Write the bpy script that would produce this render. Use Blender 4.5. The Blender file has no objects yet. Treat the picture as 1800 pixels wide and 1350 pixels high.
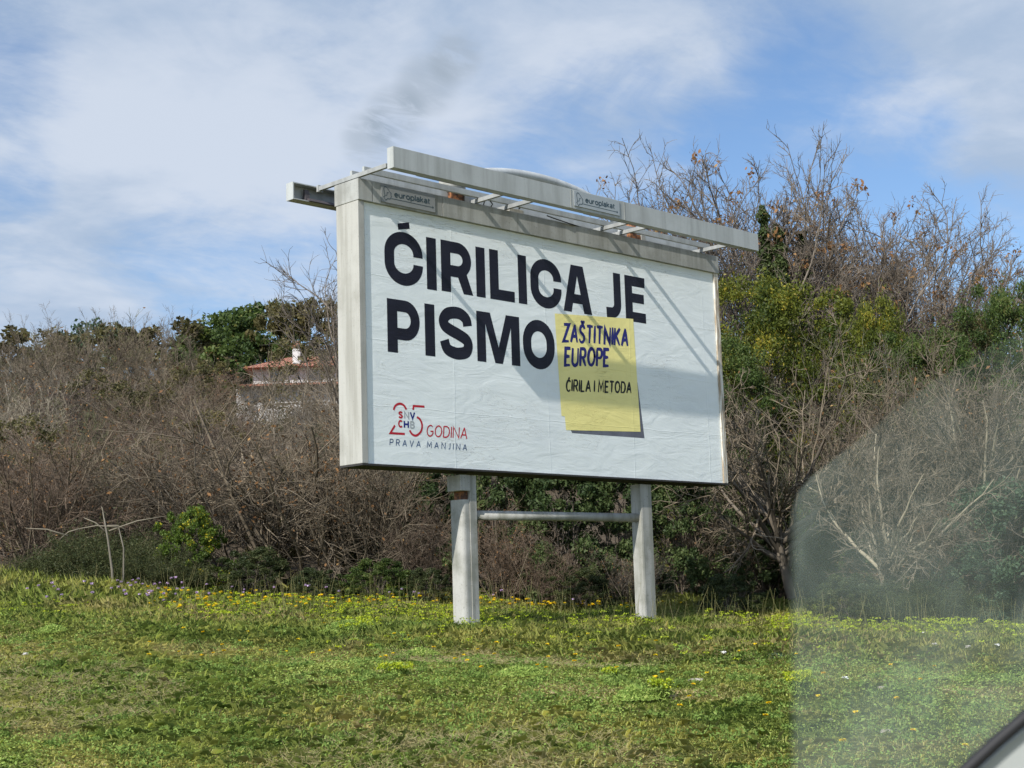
import bpy, bmesh, math
import numpy as np
from mathutils import Vector, Matrix

# ------------------------------------------------------------------ camera
# World axes: X runs along the billboard, Y behind it, Z up; origin at the lower left front corner of its box.
scene = bpy.context.scene
COL = scene.collection
CAM = np.array([-8.5702, -10.5679, -1.2992])
RM = np.array([[0.7140876, 0.6955962, -0.0788975],
               [-0.6993984, 0.7039859, -0.1234739],
               [-0.0303453, 0.1433520, 0.9892064]])      # columns: camera right, forward, up
F_PX = 2724.9
cd = bpy.data.cameras.new('camera')
cam = bpy.data.objects.new('camera', cd)
COL.objects.link(cam)
cd.sensor_fit = 'HORIZONTAL'; cd.sensor_width = 36.0; cd.lens = F_PX / 1800 * 36
cd.clip_start = 0.05; cd.clip_end = 2000
cam.matrix_world = Matrix([[RM[0][0], RM[0][2], -RM[0][1], CAM[0]],
                           [RM[1][0], RM[1][2], -RM[1][1], CAM[1]],
                           [RM[2][0], RM[2][2], -RM[2][1], CAM[2]],
                           [0, 0, 0, 1]])
cd.dof.use_dof = True; cd.dof.focus_distance = 14.5; cd.dof.aperture_fstop = 15
scene.camera = cam

# ------------------------------------------------------------------ light
SUNV = Vector((-4.4, -1.0, 3.53)).normalized()
EL = math.asin(SUNV.z)
sd = bpy.data.lights.new('sun', 'SUN'); sd.energy = 4.6; sd.angle = math.radians(0.5); sd.color = (1.0, 0.955, 0.88)
sun = bpy.data.objects.new('sun', sd); COL.objects.link(sun)
sun.rotation_euler = SUNV.to_track_quat('Z', 'Y').to_euler()
scene.view_settings.view_transform = 'Standard'; scene.view_settings.look = 'None'
scene.view_settings.exposure = 0.47; scene.view_settings.gamma = 1.0

W = bpy.data.worlds.new('World'); scene.world = W; W.use_nodes = True
class NT:
    def __init__(s, tree): s.t = tree; tree.nodes.clear()
    def n(s, kind, **kw):
        nd = s.t.nodes.new(kind)
        for k, v in kw.items():
            if k == 'inp':
                for a, b in v.items():
                    if hasattr(b, 'is_output'): s.t.links.new(b, nd.inputs[a])
                    else: nd.inputs[a].default_value = b
            else: setattr(nd, k, v)
        return nd
    def math(s, op, a, b=0.0, c=0.0, clamp=False):
        return s.n('ShaderNodeMath', operation=op, use_clamp=clamp, inp={0: a, 1: b, 2: c}).outputs[0]
    def vmath(s, op, a, b=(0, 0, 0)):
        nd = s.n('ShaderNodeVectorMath', operation=op, inp={0: a, 1: b})
        return nd.outputs['Value'] if op in ('DOT_PRODUCT', 'LENGTH', 'DISTANCE') else nd.outputs['Vector']
    def rng(s, v, a, b, c=0.0, d=1.0, smooth=True):
        return s.n('ShaderNodeMapRange', interpolation_type='SMOOTHSTEP' if smooth else 'LINEAR',
                   inp={'Value': v, 'From Min': a, 'From Max': b, 'To Min': c, 'To Max': d}).outputs[0]
    def mix(s, f, a, b, mode='MIX'):
        nd = s.n('ShaderNodeMix', data_type='RGBA', blend_type=mode)
        for k, v in ((0, f), (6, a), (7, b)):
            if hasattr(v, 'is_output'): s.t.links.new(v, nd.inputs[k])
            else: nd.inputs[k].default_value = (v if k == 0 else (tuple(v) + (1,))[:4])
        return nd.outputs[2]
    def noise(s, vec, scale, detail=4, rough=0.55, dist=0.0, typ='3D'):
        nd = s.n('ShaderNodeTexNoise', noise_dimensions=typ, inp={'Vector': vec, 'Scale': scale, 'Detail': detail, 'Roughness': rough, 'Distortion': dist})
        return nd.outputs[0]
    def link(s, a, b): s.t.links.new(a, b)

def pixdir(px, py):
    v = RM @ np.array([(px - 900) / F_PX, 1, -(py - 675) / F_PX]); return v / np.linalg.norm(v)

w = NT(W.node_tree)
geo = w.n('ShaderNodeTexCoord').outputs['Generated']
sky = w.n('ShaderNodeTexSky', sky_type='NISHITA', sun_disc=False, sun_elevation=EL,
          sun_rotation=math.atan2(SUNV.x, SUNV.y), air_density=1.0, dust_density=0.6, ozone_density=2.0, altitude=50)
sep = w.n('ShaderNodeSeparateXYZ', inp={0: geo})
zz = w.math('MAXIMUM', sep.outputs['Z'], 0.0)
den = w.math('ADD', zz, 0.16)
pl = w.n('ShaderNodeCombineXYZ', inp={0: w.math('DIVIDE', sep.outputs['X'], den), 1: w.math('DIVIDE', sep.outputs['Y'], den), 2: 0.0}).outputs[0]
n1 = w.noise(pl, 1.25, 9, 0.56, 0.35)
n2 = w.noise(w.vmath('ADD', pl, (7.3, 2.1, 0)), 4.6, 7, 0.6, 0.5)
n4 = w.noise(w.vmath('MULTIPLY', pl, (1.0, 2.2, 1)), 13.0, 6, 0.62, 0.8)
cl = w.math('ADD', w.math('ADD', w.math('MULTIPLY', n1, 0.58), w.math('MULTIPLY', n2, 0.30)), w.math('MULTIPLY', n4, 0.12))
# cloud cover: thick towards the left and high up, open blue patches low on the right (fixed compass bearings)
def lobe(px, py, deg, amp):
    d = w.vmath('DOT_PRODUCT', w.vmath('NORMALIZE', geo), tuple(pixdir(px, py)))
    return w.rng(d, math.cos(math.radians(deg)), 1.0, 0.0, amp)
bias = 0.0
for L in ((1050, 290, 5.5, -0.13), (1480, 260, 6.5, -0.17), (1700, 60, 6.0, 0.14), (1650, 380, 4.5, -0.10), (330, 400, 4.5, -0.07), (80, 160, 3.0, -0.13), (30, 335, 2.0, -0.12), (300, 200, 2.2, -0.05), (1250, 160, 4.0, -0.04), (400, 520, 5.5, -0.05),
          (150, 260, 9, 0.12), (450, 80, 9, 0.16), (1000, 40, 8, 0.16), (1550, 30, 7, 0.10), (1760, 300, 3.2, 0.13), (300, 480, 9, 0.03), (1260, 330, 2.5, -0.04)):
    bias = w.math('ADD', lobe(*L), bias)
dens = w.rng(w.math('ADD', cl, bias), 0.38, 0.68)
n3 = w.noise(pl, 2.6, 6, 0.55, 0.3)
shade = w.mix(w.rng(w.math('ADD', w.math('ADD', w.math('MULTIPLY', n3, 0.7), w.math('MULTIPLY', n2, 0.3)), lobe(420, 200, 9, 0.09)), 0.38, 0.64), (3.1, 3.9, 5.1), (4.9, 5.4, 6.2))
smk = w.math('MULTIPLY', w.math('ADD', w.math('ADD', lobe(650, 245, 1.3, 0.8), lobe(695, 205, 1.4, 0.8)), w.math('ADD', lobe(800, 100, 1.2, 0.8), lobe(750, 150, 1.4, 0.8))), w.rng(w.math('ADD', w.math('MULTIPLY', n2, 0.5), w.math('MULTIPLY', n4, 0.5)), 0.38, 0.58))
shade = w.mix(w.math('MULTIPLY', smk, 0.85, clamp=True), shade, (3.0, 3.5, 4.1))
skyc = w.mix(1.0, sky.outputs[0], (0.88, 0.98, 1.09), 'MULTIPLY')
# cloud glow boosted sunward (behind the camera, up left), added fill for the poster
glow = w.math('ADD', w.rng(w.vmath('DOT_PRODUCT', w.vmath('NORMALIZE', geo), tuple(SUNV)), -0.15, 1.0, 0.0, 2.2), 1.0)
shade = w.mix(1.0, shade, w.n('ShaderNodeCombineXYZ', inp={0: glow, 1: glow, 2: glow}).outputs[0], 'MULTIPLY')
final = w.mix(w.math('MULTIPLY', dens, 0.92), skyc, shade)
bg = w.n('ShaderNodeBackground', inp={'Color': final, 'Strength': 0.098})
out = w.n('ShaderNodeOutputWorld'); w.link(bg.outputs[0], out.inputs[0])

# ------------------------------------------------------------------ helpers
FWD = np.array([math.sin(0.779404), math.cos(0.779404)]); RGT = np.array([FWD[1], -FWD[0]])
def fr(s, t):
    """s metres ahead of the car, t metres to its right -> world x, y"""
    return CAM[0] + s * FWD[0] + t * RGT[0], CAM[1] + s * FWD[1] + t * RGT[1]
def to_st(x, y):
    dx, dy = x - CAM[0], y - CAM[1]
    return dx * FWD[0] + dy * FWD[1], dx * RGT[0] + dy * RGT[1]
_S = [-60, 2, 7, 12, 14.5, 17, 19, 22, 30, 50, 70, 100, 160, 400]
_Z = [-2.7, -2.6, -2.14, -1.70, -1.57, -1.47, -1.27, -0.93, 0.3, 3.2, 6.0, 8.6, 10, 12]
def gz(x, y):
    s, t = to_st(np.asarray(x, float), np.asarray(y, float))
    z = np.interp(s, _S, _Z)
    k = np.clip((s - 7) / 10, 0, 1) * np.clip(1 - (s - 40) / 60, 0, 1)
    tl = np.clip(t, -9, 7)
    z = z - 0.062 * tl * k
    z = z + 0.035 * np.sin(x * 1.7 + 0.6) * np.sin(y * 1.3 + 2) + 0.018 * np.sin(x * 4.1) * np.sin(y * 3.7 + 1)
    far = np.clip((s - 22) / 30, 0, 1)
    z = z - far * np.clip(t - 3, 0, 30) * 0.10
    return z
def tag(o, label=None, cat=None, group=None, kind=None):
    if label: o['label'] = label
    if cat: o['category'] = cat
    if group: o['group'] = group
    if kind: o['kind'] = kind
    return o
def empty(name, loc=(0, 0, 0), rz=0.0):
    o = bpy.data.objects.new(name, None); COL.objects.link(o); o.location = loc; o.rotation_euler = (0, 0, rz); o.empty_display_size = 0.2
    return o
def link(name, me, mat, parent=None):
    if mat: me.materials.clear(); me.materials.append(mat)
    o = bpy.data.objects.new(name, me); COL.objects.link(o)
    if parent: o.parent = parent
    return o
def npmesh(name, V, Fq, att=None, smooth=False, att2=None):
    """V (n,3), Fq (m,k) faces of one size, att per-vertex float"""
    me = bpy.data.meshes.new(name)
    V = np.asarray(V, np.float32); Fq = np.asarray(Fq, np.int32); m, k = Fq.shape
    me.vertices.add(len(V)); me.vertices.foreach_set('co', V.ravel())
    me.loops.add(m * k); me.loops.foreach_set('vertex_index', Fq.ravel())
    me.polygons.add(m); me.polygons.foreach_set('loop_start', np.arange(m, dtype=np.int32) * k)
    try: me.polygons.foreach_set('loop_total', np.full(m, k, np.int32))
    except Exception: pass
    if smooth: me.polygons.foreach_set('use_smooth', np.ones(m, bool))
    me.update(calc_edges=True)
    for nm, a in (('tone', att), ('tone2', att2)):
        if a is not None:
            at = me.attributes.new(nm, 'FLOAT', 'POINT'); at.data.foreach_set('value', np.asarray(a, np.float32))
    return me
class MB:
    """collects boxes, tubes and prisms into one bmesh"""
    def __init__(s): s.b = bmesh.new()
    def box(s, x0, x1, y0, y1, z0, z1, bev=0.0):
        b = bmesh.new(); bmesh.ops.create_cube(b, size=1)
        for v in b.verts: v.co = Vector(((x0 + x1) / 2 + v.co.x * (x1 - x0), (y0 + y1) / 2 + v.co.y * (y1 - y0), (z0 + z1) / 2 + v.co.z * (z1 - z0)))
        if bev: bmesh.ops.bevel(b, geom=b.edges[:], offset=bev, segments=2, affect='EDGES', profile=0.6)
        s.add(b); return s
    def add(s, b):
        me = bpy.data.meshes.new('t'); b.to_mesh(me); b.free(); s.b.from_mesh(me); bpy.data.meshes.remove(me)
    def tube(s, pts, r, n=10, caps=True):
        pts = [Vector(p) for p in pts]; rs = r if isinstance(r, (list, tuple)) else [r] * len(pts)
        rings = []
        for i, p in enumerate(pts):
            d = (pts[min(i + 1, len(pts) - 1)] - pts[max(i - 1, 0)]).normalized()
            u = d.cross(Vector((0, 0, 1)) if abs(d.z) < .9 else Vector((0, 1, 0))).normalized(); v = d.cross(u)
            rings.append([s.b.verts.new(p + rs[i] * (math.cos(a) * u + math.sin(a) * v)) for a in [2 * math.pi * k / n for k in range(n)]])
        for A, B in zip(rings, rings[1:]):
            for k in range(n): s.b.faces.new((A[k], A[(k + 1) % n], B[(k + 1) % n], B[k])).smooth = True
        if caps: s.b.faces.new(rings[0][::-1]); s.b.faces.new(rings[-1])
        return s
    def prism(s, poly, f, thick):
        """poly 2D list, f maps (u, v, w) to a 3D point, extruded by thick along w"""
        A = [s.b.verts.new(f(u, v, 0)) for u, v in poly]; B = [s.b.verts.new(f(u, v, thick)) for u, v in poly]
        s.b.faces.new(A[::-1]); s.b.faces.new(B); n = len(poly)
        for i in range(n): s.b.faces.new((A[i], A[(i + 1) % n], B[(i + 1) % n], B[i]))
        return s
    def build(s, name, mat, parent=None):
        bmesh.ops.recalc_face_normals(s.b, faces=s.b.faces[:])
        me = bpy.data.meshes.new(name); s.b.to_mesh(me); s.b.free()
        return link(name, me, mat, parent)

# ------------------------------------------------------------------ materials
def pmat(name, build, rough=0.7, spec=0.3, bump=None):
    m = bpy.data.materials.new(name); m.use_nodes = True; t = NT(m.node_tree)
    b = t.n('ShaderNodeBsdfPrincipled'); b.inputs['Roughness'].default_value = rough
    b.inputs['Specular IOR Level'].default_value = spec
    obj = t.n('ShaderNodeTexCoord').outputs['Object']
    c = build(t, obj)
    if hasattr(c, 'is_output'): t.link(c, b.inputs['Base Color'])
    else: b.inputs['Base Color'].default_value = tuple(c) + (1,)
    if bump:
        h, st, di = bump(t, obj)
        bn = t.n('ShaderNodeBump', inp={'Height': h, 'Strength': st, 'Distance': di}); t.link(bn.outputs[0], b.inputs['Normal'])
    o = t.n('ShaderNodeOutputMaterial'); t.link(b.outputs[0], o.inputs[0])
    return m
def sc(t, o, v): return t.vmath('MULTIPLY', o, v)
def paint(base, grime, sx=1.0):
    def f(t, o):
        streak = t.noise(sc(t, o, (9, 9, 0.7)), 1.0, 5, 0.6)
        blot = t.noise(o, 2.3, 6, 0.6)
        fine = t.noise(o, 60, 3, 0.6)
        a = t.mix(t.rng(streak, 0.40, 0.68, 0, 0.85), base, grime)
        a = t.mix(t.rng(blot, 0.45, 0.72, 0, 0.65 * sx), a, grime)
        return t.mix(t.rng(fine, 0.60, 0.74, 0, 0.5 * sx), a, tuple(g * 0.6 for g in grime))
    return f
M_box = pmat('painted sheet steel', paint((0.36, 0.355, 0.325), (0.25, 0.245, 0.215), 1.2), 0.55)
M_cap = pmat('grey painted sheet steel', paint((0.34, 0.345, 0.325), (0.21, 0.21, 0.19), 1.4), 0.5)
M_fascia = pmat('pale grey painted aluminium', paint((0.37, 0.385, 0.375), (0.27, 0.28, 0.265), 1.0), 0.42, 0.4)
M_post = pmat('weathered white painted post', paint((0.36, 0.355, 0.33), (0.19, 0.19, 0.16), 1.6), 0.65)
M_steel = pmat('galvanised steel', paint((0.42, 0.44, 0.44), (0.30, 0.31, 0.31)), 0.45, 0.5)
M_strut = pmat('dull grey strut', paint((0.30, 0.31, 0.305), (0.2, 0.205, 0.2)), 0.6)
def worn(t, o):
    n = t.noise(sc(t, o, (30, 30, 3)), 1.0, 6, 0.65); p = t.noise(o, 14, 5, 0.6)
    a = t.mix(t.rng(n, 0.42, 0.56), (0.62, 0.60, 0.54), (0.30, 0.24, 0.17))
    return t.mix(t.rng(p, 0.58, 0.7, 0, 0.6), a, (0.22, 0.21, 0.19))
M_worn = pmat('peeling frame paint', worn, 0.75)
M_dark = pmat('dark underside', lambda t, o: t.mix(t.noise(o, 6, 4), (0.02, 0.02, 0.02), (0.045, 0.042, 0.04)), 0.8)
M_lamp = pmat('dark lamp housing', lambda t, o: t.mix(t.noise(o, 20, 3), (0.045, 0.04, 0.045), (0.09, 0.08, 0.085)), 0.6)
M_rust = pmat('rusty steel', lambda t, o: t.mix(t.rng(t.noise(o, 18, 6, 0.7), 0.4, 0.6), (0.06, 0.032, 0.022), (0.26, 0.11, 0.045)), 0.85)
M_black = pmat('black wire', lambda t, o: (0.02, 0.02, 0.02), 0.6)

def paper_bump(t, o):
    a = t.noise(sc(t, o, (1.0, 1.0, 3.2)), 2.2, 6, 0.55, 1.1)
    b = t.noise(o, 70, 3, 0.6)
    sp = t.n('ShaderNodeSeparateXYZ', inp={0: o})
    wob = t.math('MULTIPLY', t.noise(o, 1.5, 3), 0.05)
    h = t.math('ADD', t.math('MULTIPLY', a, 0.009), t.math('MULTIPLY', b, 0.0006))
    # pasted sheets: a raised lap at every sheet edge
    for comp, step, off in (('X', 1.26, 0.10), ('Z', 0.595, 0.04)):
        v = t.math('ADD', sp.outputs[comp], wob)
        m = t.math('ABSOLUTE', t.math('SUBTRACT', t.math('FRACT', t.math('DIVIDE', t.math('ADD', v, off), step)), 0.5))
        h = t.math('ADD', h, t.rng(m, 0.492, 0.5, 0.0, 0.0016))
    cr = t.noise(sc(t, o, (0.9, 1, 5)), 3.1, 3, 0.5, 2.0)
    ridge = t.rng(t.math('ABSOLUTE', t.math('SUBTRACT', cr, 0.5)), 0.0, 0.010, 0.0045, 0.0)
    ridge = t.math('MULTIPLY', ridge, t.rng(t.noise(o, 1.1, 2), 0.52, 0.62))
    return t.math('ADD', h, ridge), 0.75, 1.0
def paper(c, c2):
    def f(t, o):
        a = t.mix(t.rng(t.noise(o, 1.4, 5, 0.6), 0.35, 0.7), c, c2)
        return t.mix(t.rng(t.noise(sc(t, o, (20, 1, 2)), 1.0, 4), 0.55, 0.8, 0, 0.25), a, tuple(x * 0.85 for x in c2))
    return f
M_paper = pmat('white poster paper', paper((0.72, 0.755, 0.74), (0.67, 0.705, 0.70)), 0.42, 0.35, paper_bump)
M_note = pmat('yellow printed note', paper((0.80, 0.71, 0.27), (0.74, 0.655, 0.25)), 0.42, 0.35, paper_bump)
def ink(name, c): return pmat(name, lambda t, o: t.mix(t.rng(t.noise(o, 3.5, 5), 0.4, 0.7), c, tuple(min(1, x * 1.25 + 0.003) for x in c)), 0.5, 0.22, paper_bump)
M_ink = ink('blue black ink', (0.009, 0.009, 0.017)); M_blue = ink('blue marker ink', (0.018, 0.020, 0.135)); M_blk = ink('black marker ink', (0.012, 0.014, 0.012))
M_red = ink('red ink', (0.42, 0.018, 0.03)); M_navy = ink('navy ink', (0.012, 0.018, 0.16)); M_gry = ink('grey ink', (0.33, 0.35, 0.36)); M_slate = ink('slate blue ink', (0.06, 0.095, 0.18))
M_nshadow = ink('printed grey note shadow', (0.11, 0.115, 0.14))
M_plate = pmat('grey nameplate', lambda t, o: t.mix(t.noise(o, 8, 4), (0.19, 0.20, 0.20), (0.25, 0.26, 0.26)), 0.4)
M_plate2 = pmat('pale nameplate', lambda t, o: t.mix(t.noise(o, 8, 4), (0.27, 0.30, 0.315), (0.33, 0.355, 0.365)), 0.4)
M_sign = pmat('dark teal lettering', lambda t, o: (0.035, 0.06, 0.075), 0.5)

def bark(name, c0, c1, c2=None):
    def f(t, o):
        at = t.n('ShaderNodeAttribute', attribute_name='tone').outputs['Fac']
        rnd = t.n('ShaderNodeObjectInfo').outputs['Random']
        a = t.mix(at, c0, c1)
        a = t.mix(t.rng(t.noise(sc(t, o, (6, 6, 2)), 2.0, 3), 0.45, 0.7, 0, 0.5), a, c2 or tuple(x * 0.6 for x in c0))
        return t.mix(1.0, a, t.mix(rnd, (0.82, 0.82, 0.86), (1.15, 1.08, 1.0)), 'MULTIPLY')
    return pmat(name, f, 0.85, 0.15)
M_twig = bark('grey brown twigs', (0.082, 0.070, 0.052), (0.215, 0.185, 0.142))
M_twig_o = bark('olive grey twigs', (0.070, 0.076, 0.040), (0.175, 0.178, 0.105))
M_twig_g = bark('pale grey twigs', (0.13, 0.12, 0.095), (0.33, 0.30, 0.24))
M_twig_d = bark('dark brown twigs', (0.060, 0.046, 0.038), (0.14, 0.11, 0.09))
M_twig_r = bark('reddish brown twigs', (0.092, 0.070, 0.052), (0.205, 0.158, 0.118))
M_broomtwig = bark('green brush stems', (0.06, 0.065, 0.03), (0.12, 0.12, 0.06))
M_bark = bark('dark bark', (0.10, 0.085, 0.07), (0.20, 0.175, 0.145))
M_pale = bark('pale lichen bark', (0.17, 0.155, 0.12), (0.30, 0.275, 0.21))
def leaf(name, c0, c1, c2, trans=0.35, rough=0.5):
    m = bpy.data.materials.new(name); m.use_nodes = True; t = NT(m.node_tree)
    at = t.n('ShaderNodeAttribute', attribute_name='tone').outputs['Fac']
    o = t.n('ShaderNodeTexCoord').outputs['Object']
    rnd = t.n('ShaderNodeObjectInfo').outputs['Random']
    a = t.mix(t.rng(at, 0.0, 0.75, smooth=False), c0, c1); a = t.mix(t.rng(at, 0.8, 1.0), a, c2)
    a = t.mix(t.rng(t.noise(o, 1.6, 3), 0.4, 0.65, 0, 0.45), a, c1)
    a = t.mix(1.0, a, t.mix(rnd, (0.9, 0.93, 0.9), (1.1, 1.05, 1.0)), 'MULTIPLY')
    b = t.n('ShaderNodeBsdfPrincipled', inp={'Base Color': a, 'Roughness': rough, 'Specular IOR Level': 0.22})
    tr = t.n('ShaderNodeBsdfTranslucent', inp={'Color': a})
    mx = t.n('ShaderNodeMixShader', inp={0: trans, 1: b.outputs[0], 2: tr.outputs[0]})
    ou = t.n('ShaderNodeOutputMaterial'); t.link(mx.outputs[0], ou.inputs[0]); return m
M_yg = leaf('yellow green evergreen leaves', (0.040, 0.062, 0.012), (0.15, 0.165, 0.022), (0.34, 0.27, 0.035))
M_dg = leaf('dark evergreen leaves', (0.035, 0.062, 0.018), (0.085, 0.125, 0.03), (0.13, 0.14, 0.04))
M_ivy = leaf('ivy leaves', (0.028, 0.05, 0.017), (0.075, 0.105, 0.035), (0.17, 0.19, 0.08), 0.25, 0.6)
M_bg = leaf('blue green leaves', (0.035, 0.065, 0.04), (0.08, 0.13, 0.075), (0.16, 0.20, 0.12))
M_gg = leaf('fresh green leaves', (0.05, 0.085, 0.015), (0.11, 0.17, 0.025), (0.50, 0.42, 0.03))
M_dead = leaf('dead brown leaves', (0.13, 0.065, 0.03), (0.26, 0.14, 0.06), (0.36, 0.23, 0.10), 0.3, 0.7)
M_olive = leaf('dull olive foliage', (0.065, 0.062, 0.024), (0.13, 0.115, 0.045), (0.18, 0.15, 0.07))
M_broom = leaf('dull green brush', (0.03, 0.045, 0.018), (0.07, 0.085, 0.032), (0.12, 0.12, 0.05))

# ------------------------------------------------------------------ ground
def grid_axis(lo, hi, fine_lo, fine_hi, fs, cs):
    a = list(np.arange(fine_lo, fine_hi + 1e-6, fs)); x = fine_lo; st = fs
    L = []
    while x > lo: st = min(st * 1.35, cs); x -= st; L.append(x)
    x = fine_hi; st = fs; Rr = []
    while x < hi: st = min(st * 1.35, cs); x += st; Rr.append(x)
    return np.array(L[::-1] + a + Rr)
gs = grid_axis(-120, 600, 5, 26, 0.14, 30); gt = grid_axis(-420, 420, -9, 9, 0.14, 30)
S_, T_ = np.meshgrid(gs, gt, indexing='ij'); X_, Y_ = fr(S_, T_); Z_ = gz(X_, Y_)
ni, nj = S_.shape; idx = np.arange(ni * nj).reshape(ni, nj)
Fg = np.stack([idx[:-1, :-1], idx[1:, :-1], idx[1:, 1:], idx[:-1, 1:]], -1).reshape(-1, 4)
def patch_nodes(t, o):
    """shared pattern of lush, ordinary and dried-out turf (world coordinates)"""
    oo = t.vmath('MULTIPLY', o, (1, 1, 0.0))
    big = t.noise(oo, 0.55, 4, 0.6, 0.6); mid = t.noise(oo, 2.4, 4, 0.6, 0.4); dry = t.noise(t.vmath('ADD', oo, (5, 9, 0)), 0.85, 5, 0.62, 0.8)
    return big, mid, dry
def ground_col(t, o):
    big, mid, dry = patch_nodes(t, o)
    a = t.mix(t.rng(mid, 0.35, 0.65), (0.11, 0.13, 0.035), (0.20, 0.19, 0.065))
    a = t.mix(t.rng(dry, 0.48, 0.60), a, (0.40, 0.32, 0.17))
    fine = t.noise(o, 45, 5, 0.7)
    a = t.mix(t.rng(fine, 0.45, 0.7, 0, 0.45), a, (0.17, 0.13, 0.08))
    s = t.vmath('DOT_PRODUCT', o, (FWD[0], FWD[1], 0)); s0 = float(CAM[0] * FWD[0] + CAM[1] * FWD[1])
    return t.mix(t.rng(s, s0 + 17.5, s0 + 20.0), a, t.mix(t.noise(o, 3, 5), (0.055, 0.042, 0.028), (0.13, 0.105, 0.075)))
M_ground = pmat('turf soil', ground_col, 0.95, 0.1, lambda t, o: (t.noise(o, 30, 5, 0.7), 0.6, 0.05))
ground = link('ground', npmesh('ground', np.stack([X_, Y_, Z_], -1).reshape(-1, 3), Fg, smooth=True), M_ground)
tag(ground, kind='structure')

# ------------------------------------------------------------------ lettering tools
def arc(cx, cy, rx, ry, a0, a1, n=14):
    return [(cx + rx * math.cos(math.radians(a0 + (a1 - a0) * i / n)), cy + ry * math.sin(math.radians(a0 + (a1 - a0) * i / n))) for i in range(n + 1)]
def spline(P, n=7):
    P = [P[0]] + list(P) + [P[-1]]; o = []
    for i in range(1, len(P) - 2):
        p0, p1, p2, p3 = [np.array(q, float) for q in P[i - 1:i + 3]]
        for k in range(n):
            u = k / n; o.append(tuple(0.5 * (2 * p1 + (p2 - p0) * u + (2 * p0 - 5 * p1 + 4 * p2 - p3) * u * u + (3 * p1 - p0 - 3 * p2 + p3) * u ** 3)))
    o.append(tuple(P[-2])); return o
class Print:
    """flat printed shapes on a plane y = const, each a hair prouder than the one before"""
    def __init__(s, y): s.y = y; s.V = []; s.F = []; s.k = 0
    def _y(s): s.k += 1; return s.y - 0.00003 * (s.k % 9)
    def poly(s, P):
        y = s._y(); n0 = len(s.V); s.V += [(p[0], y, p[1]) for p in P]; s.F.append(list(range(n0, n0 + len(P))))
    def stroke(s, P, wd, closed=False, cap=0.0):
        P = [np.array(p, float) for p in P]; y = s._y(); n = len(P)
        ws = wd if hasattr(wd, '__len__') else [wd] * n
        A = []; B = []
        for i in range(n):
            a = P[i] - P[i - 1] if (i > 0 or closed) else P[1] - P[0]
            b = P[(i + 1) % n] - P[i] if (i < n - 1 or closed) else P[-1] - P[-2]
            a = a / (np.linalg.norm(a) + 1e-9); b = b / (np.linalg.norm(b) + 1e-9)
            na = np.array([-a[1], a[0]]); nb = np.array([-b[1], b[0]]); m = na + nb; m /= (np.linalg.norm(m) + 1e-9)
            L = ws[i] / 2 / max(0.45, float(m @ na)); p = P[i].copy()
            if not closed and cap and i == 0: p = p - b * cap
            if not closed and cap and i == n - 1: p = p + a * cap
            A.append(p + m * L); B.append(p - m * L)
        n0 = len(s.V); s.V += [(q[0], y, q[1]) for q in A] + [(q[0], y, q[1]) for q in B]
        for i in range(n if closed else n - 1):
            j = (i + 1) % n; s.F.append([n0 + i, n0 + j, n0 + n + j, n0 + n + i])
    def build(s, name, mat, parent):
        me = bpy.data.meshes.new(name); me.from_pydata(s.V, [], s.F); me.update()
        return link(name, me, mat, parent)
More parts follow.
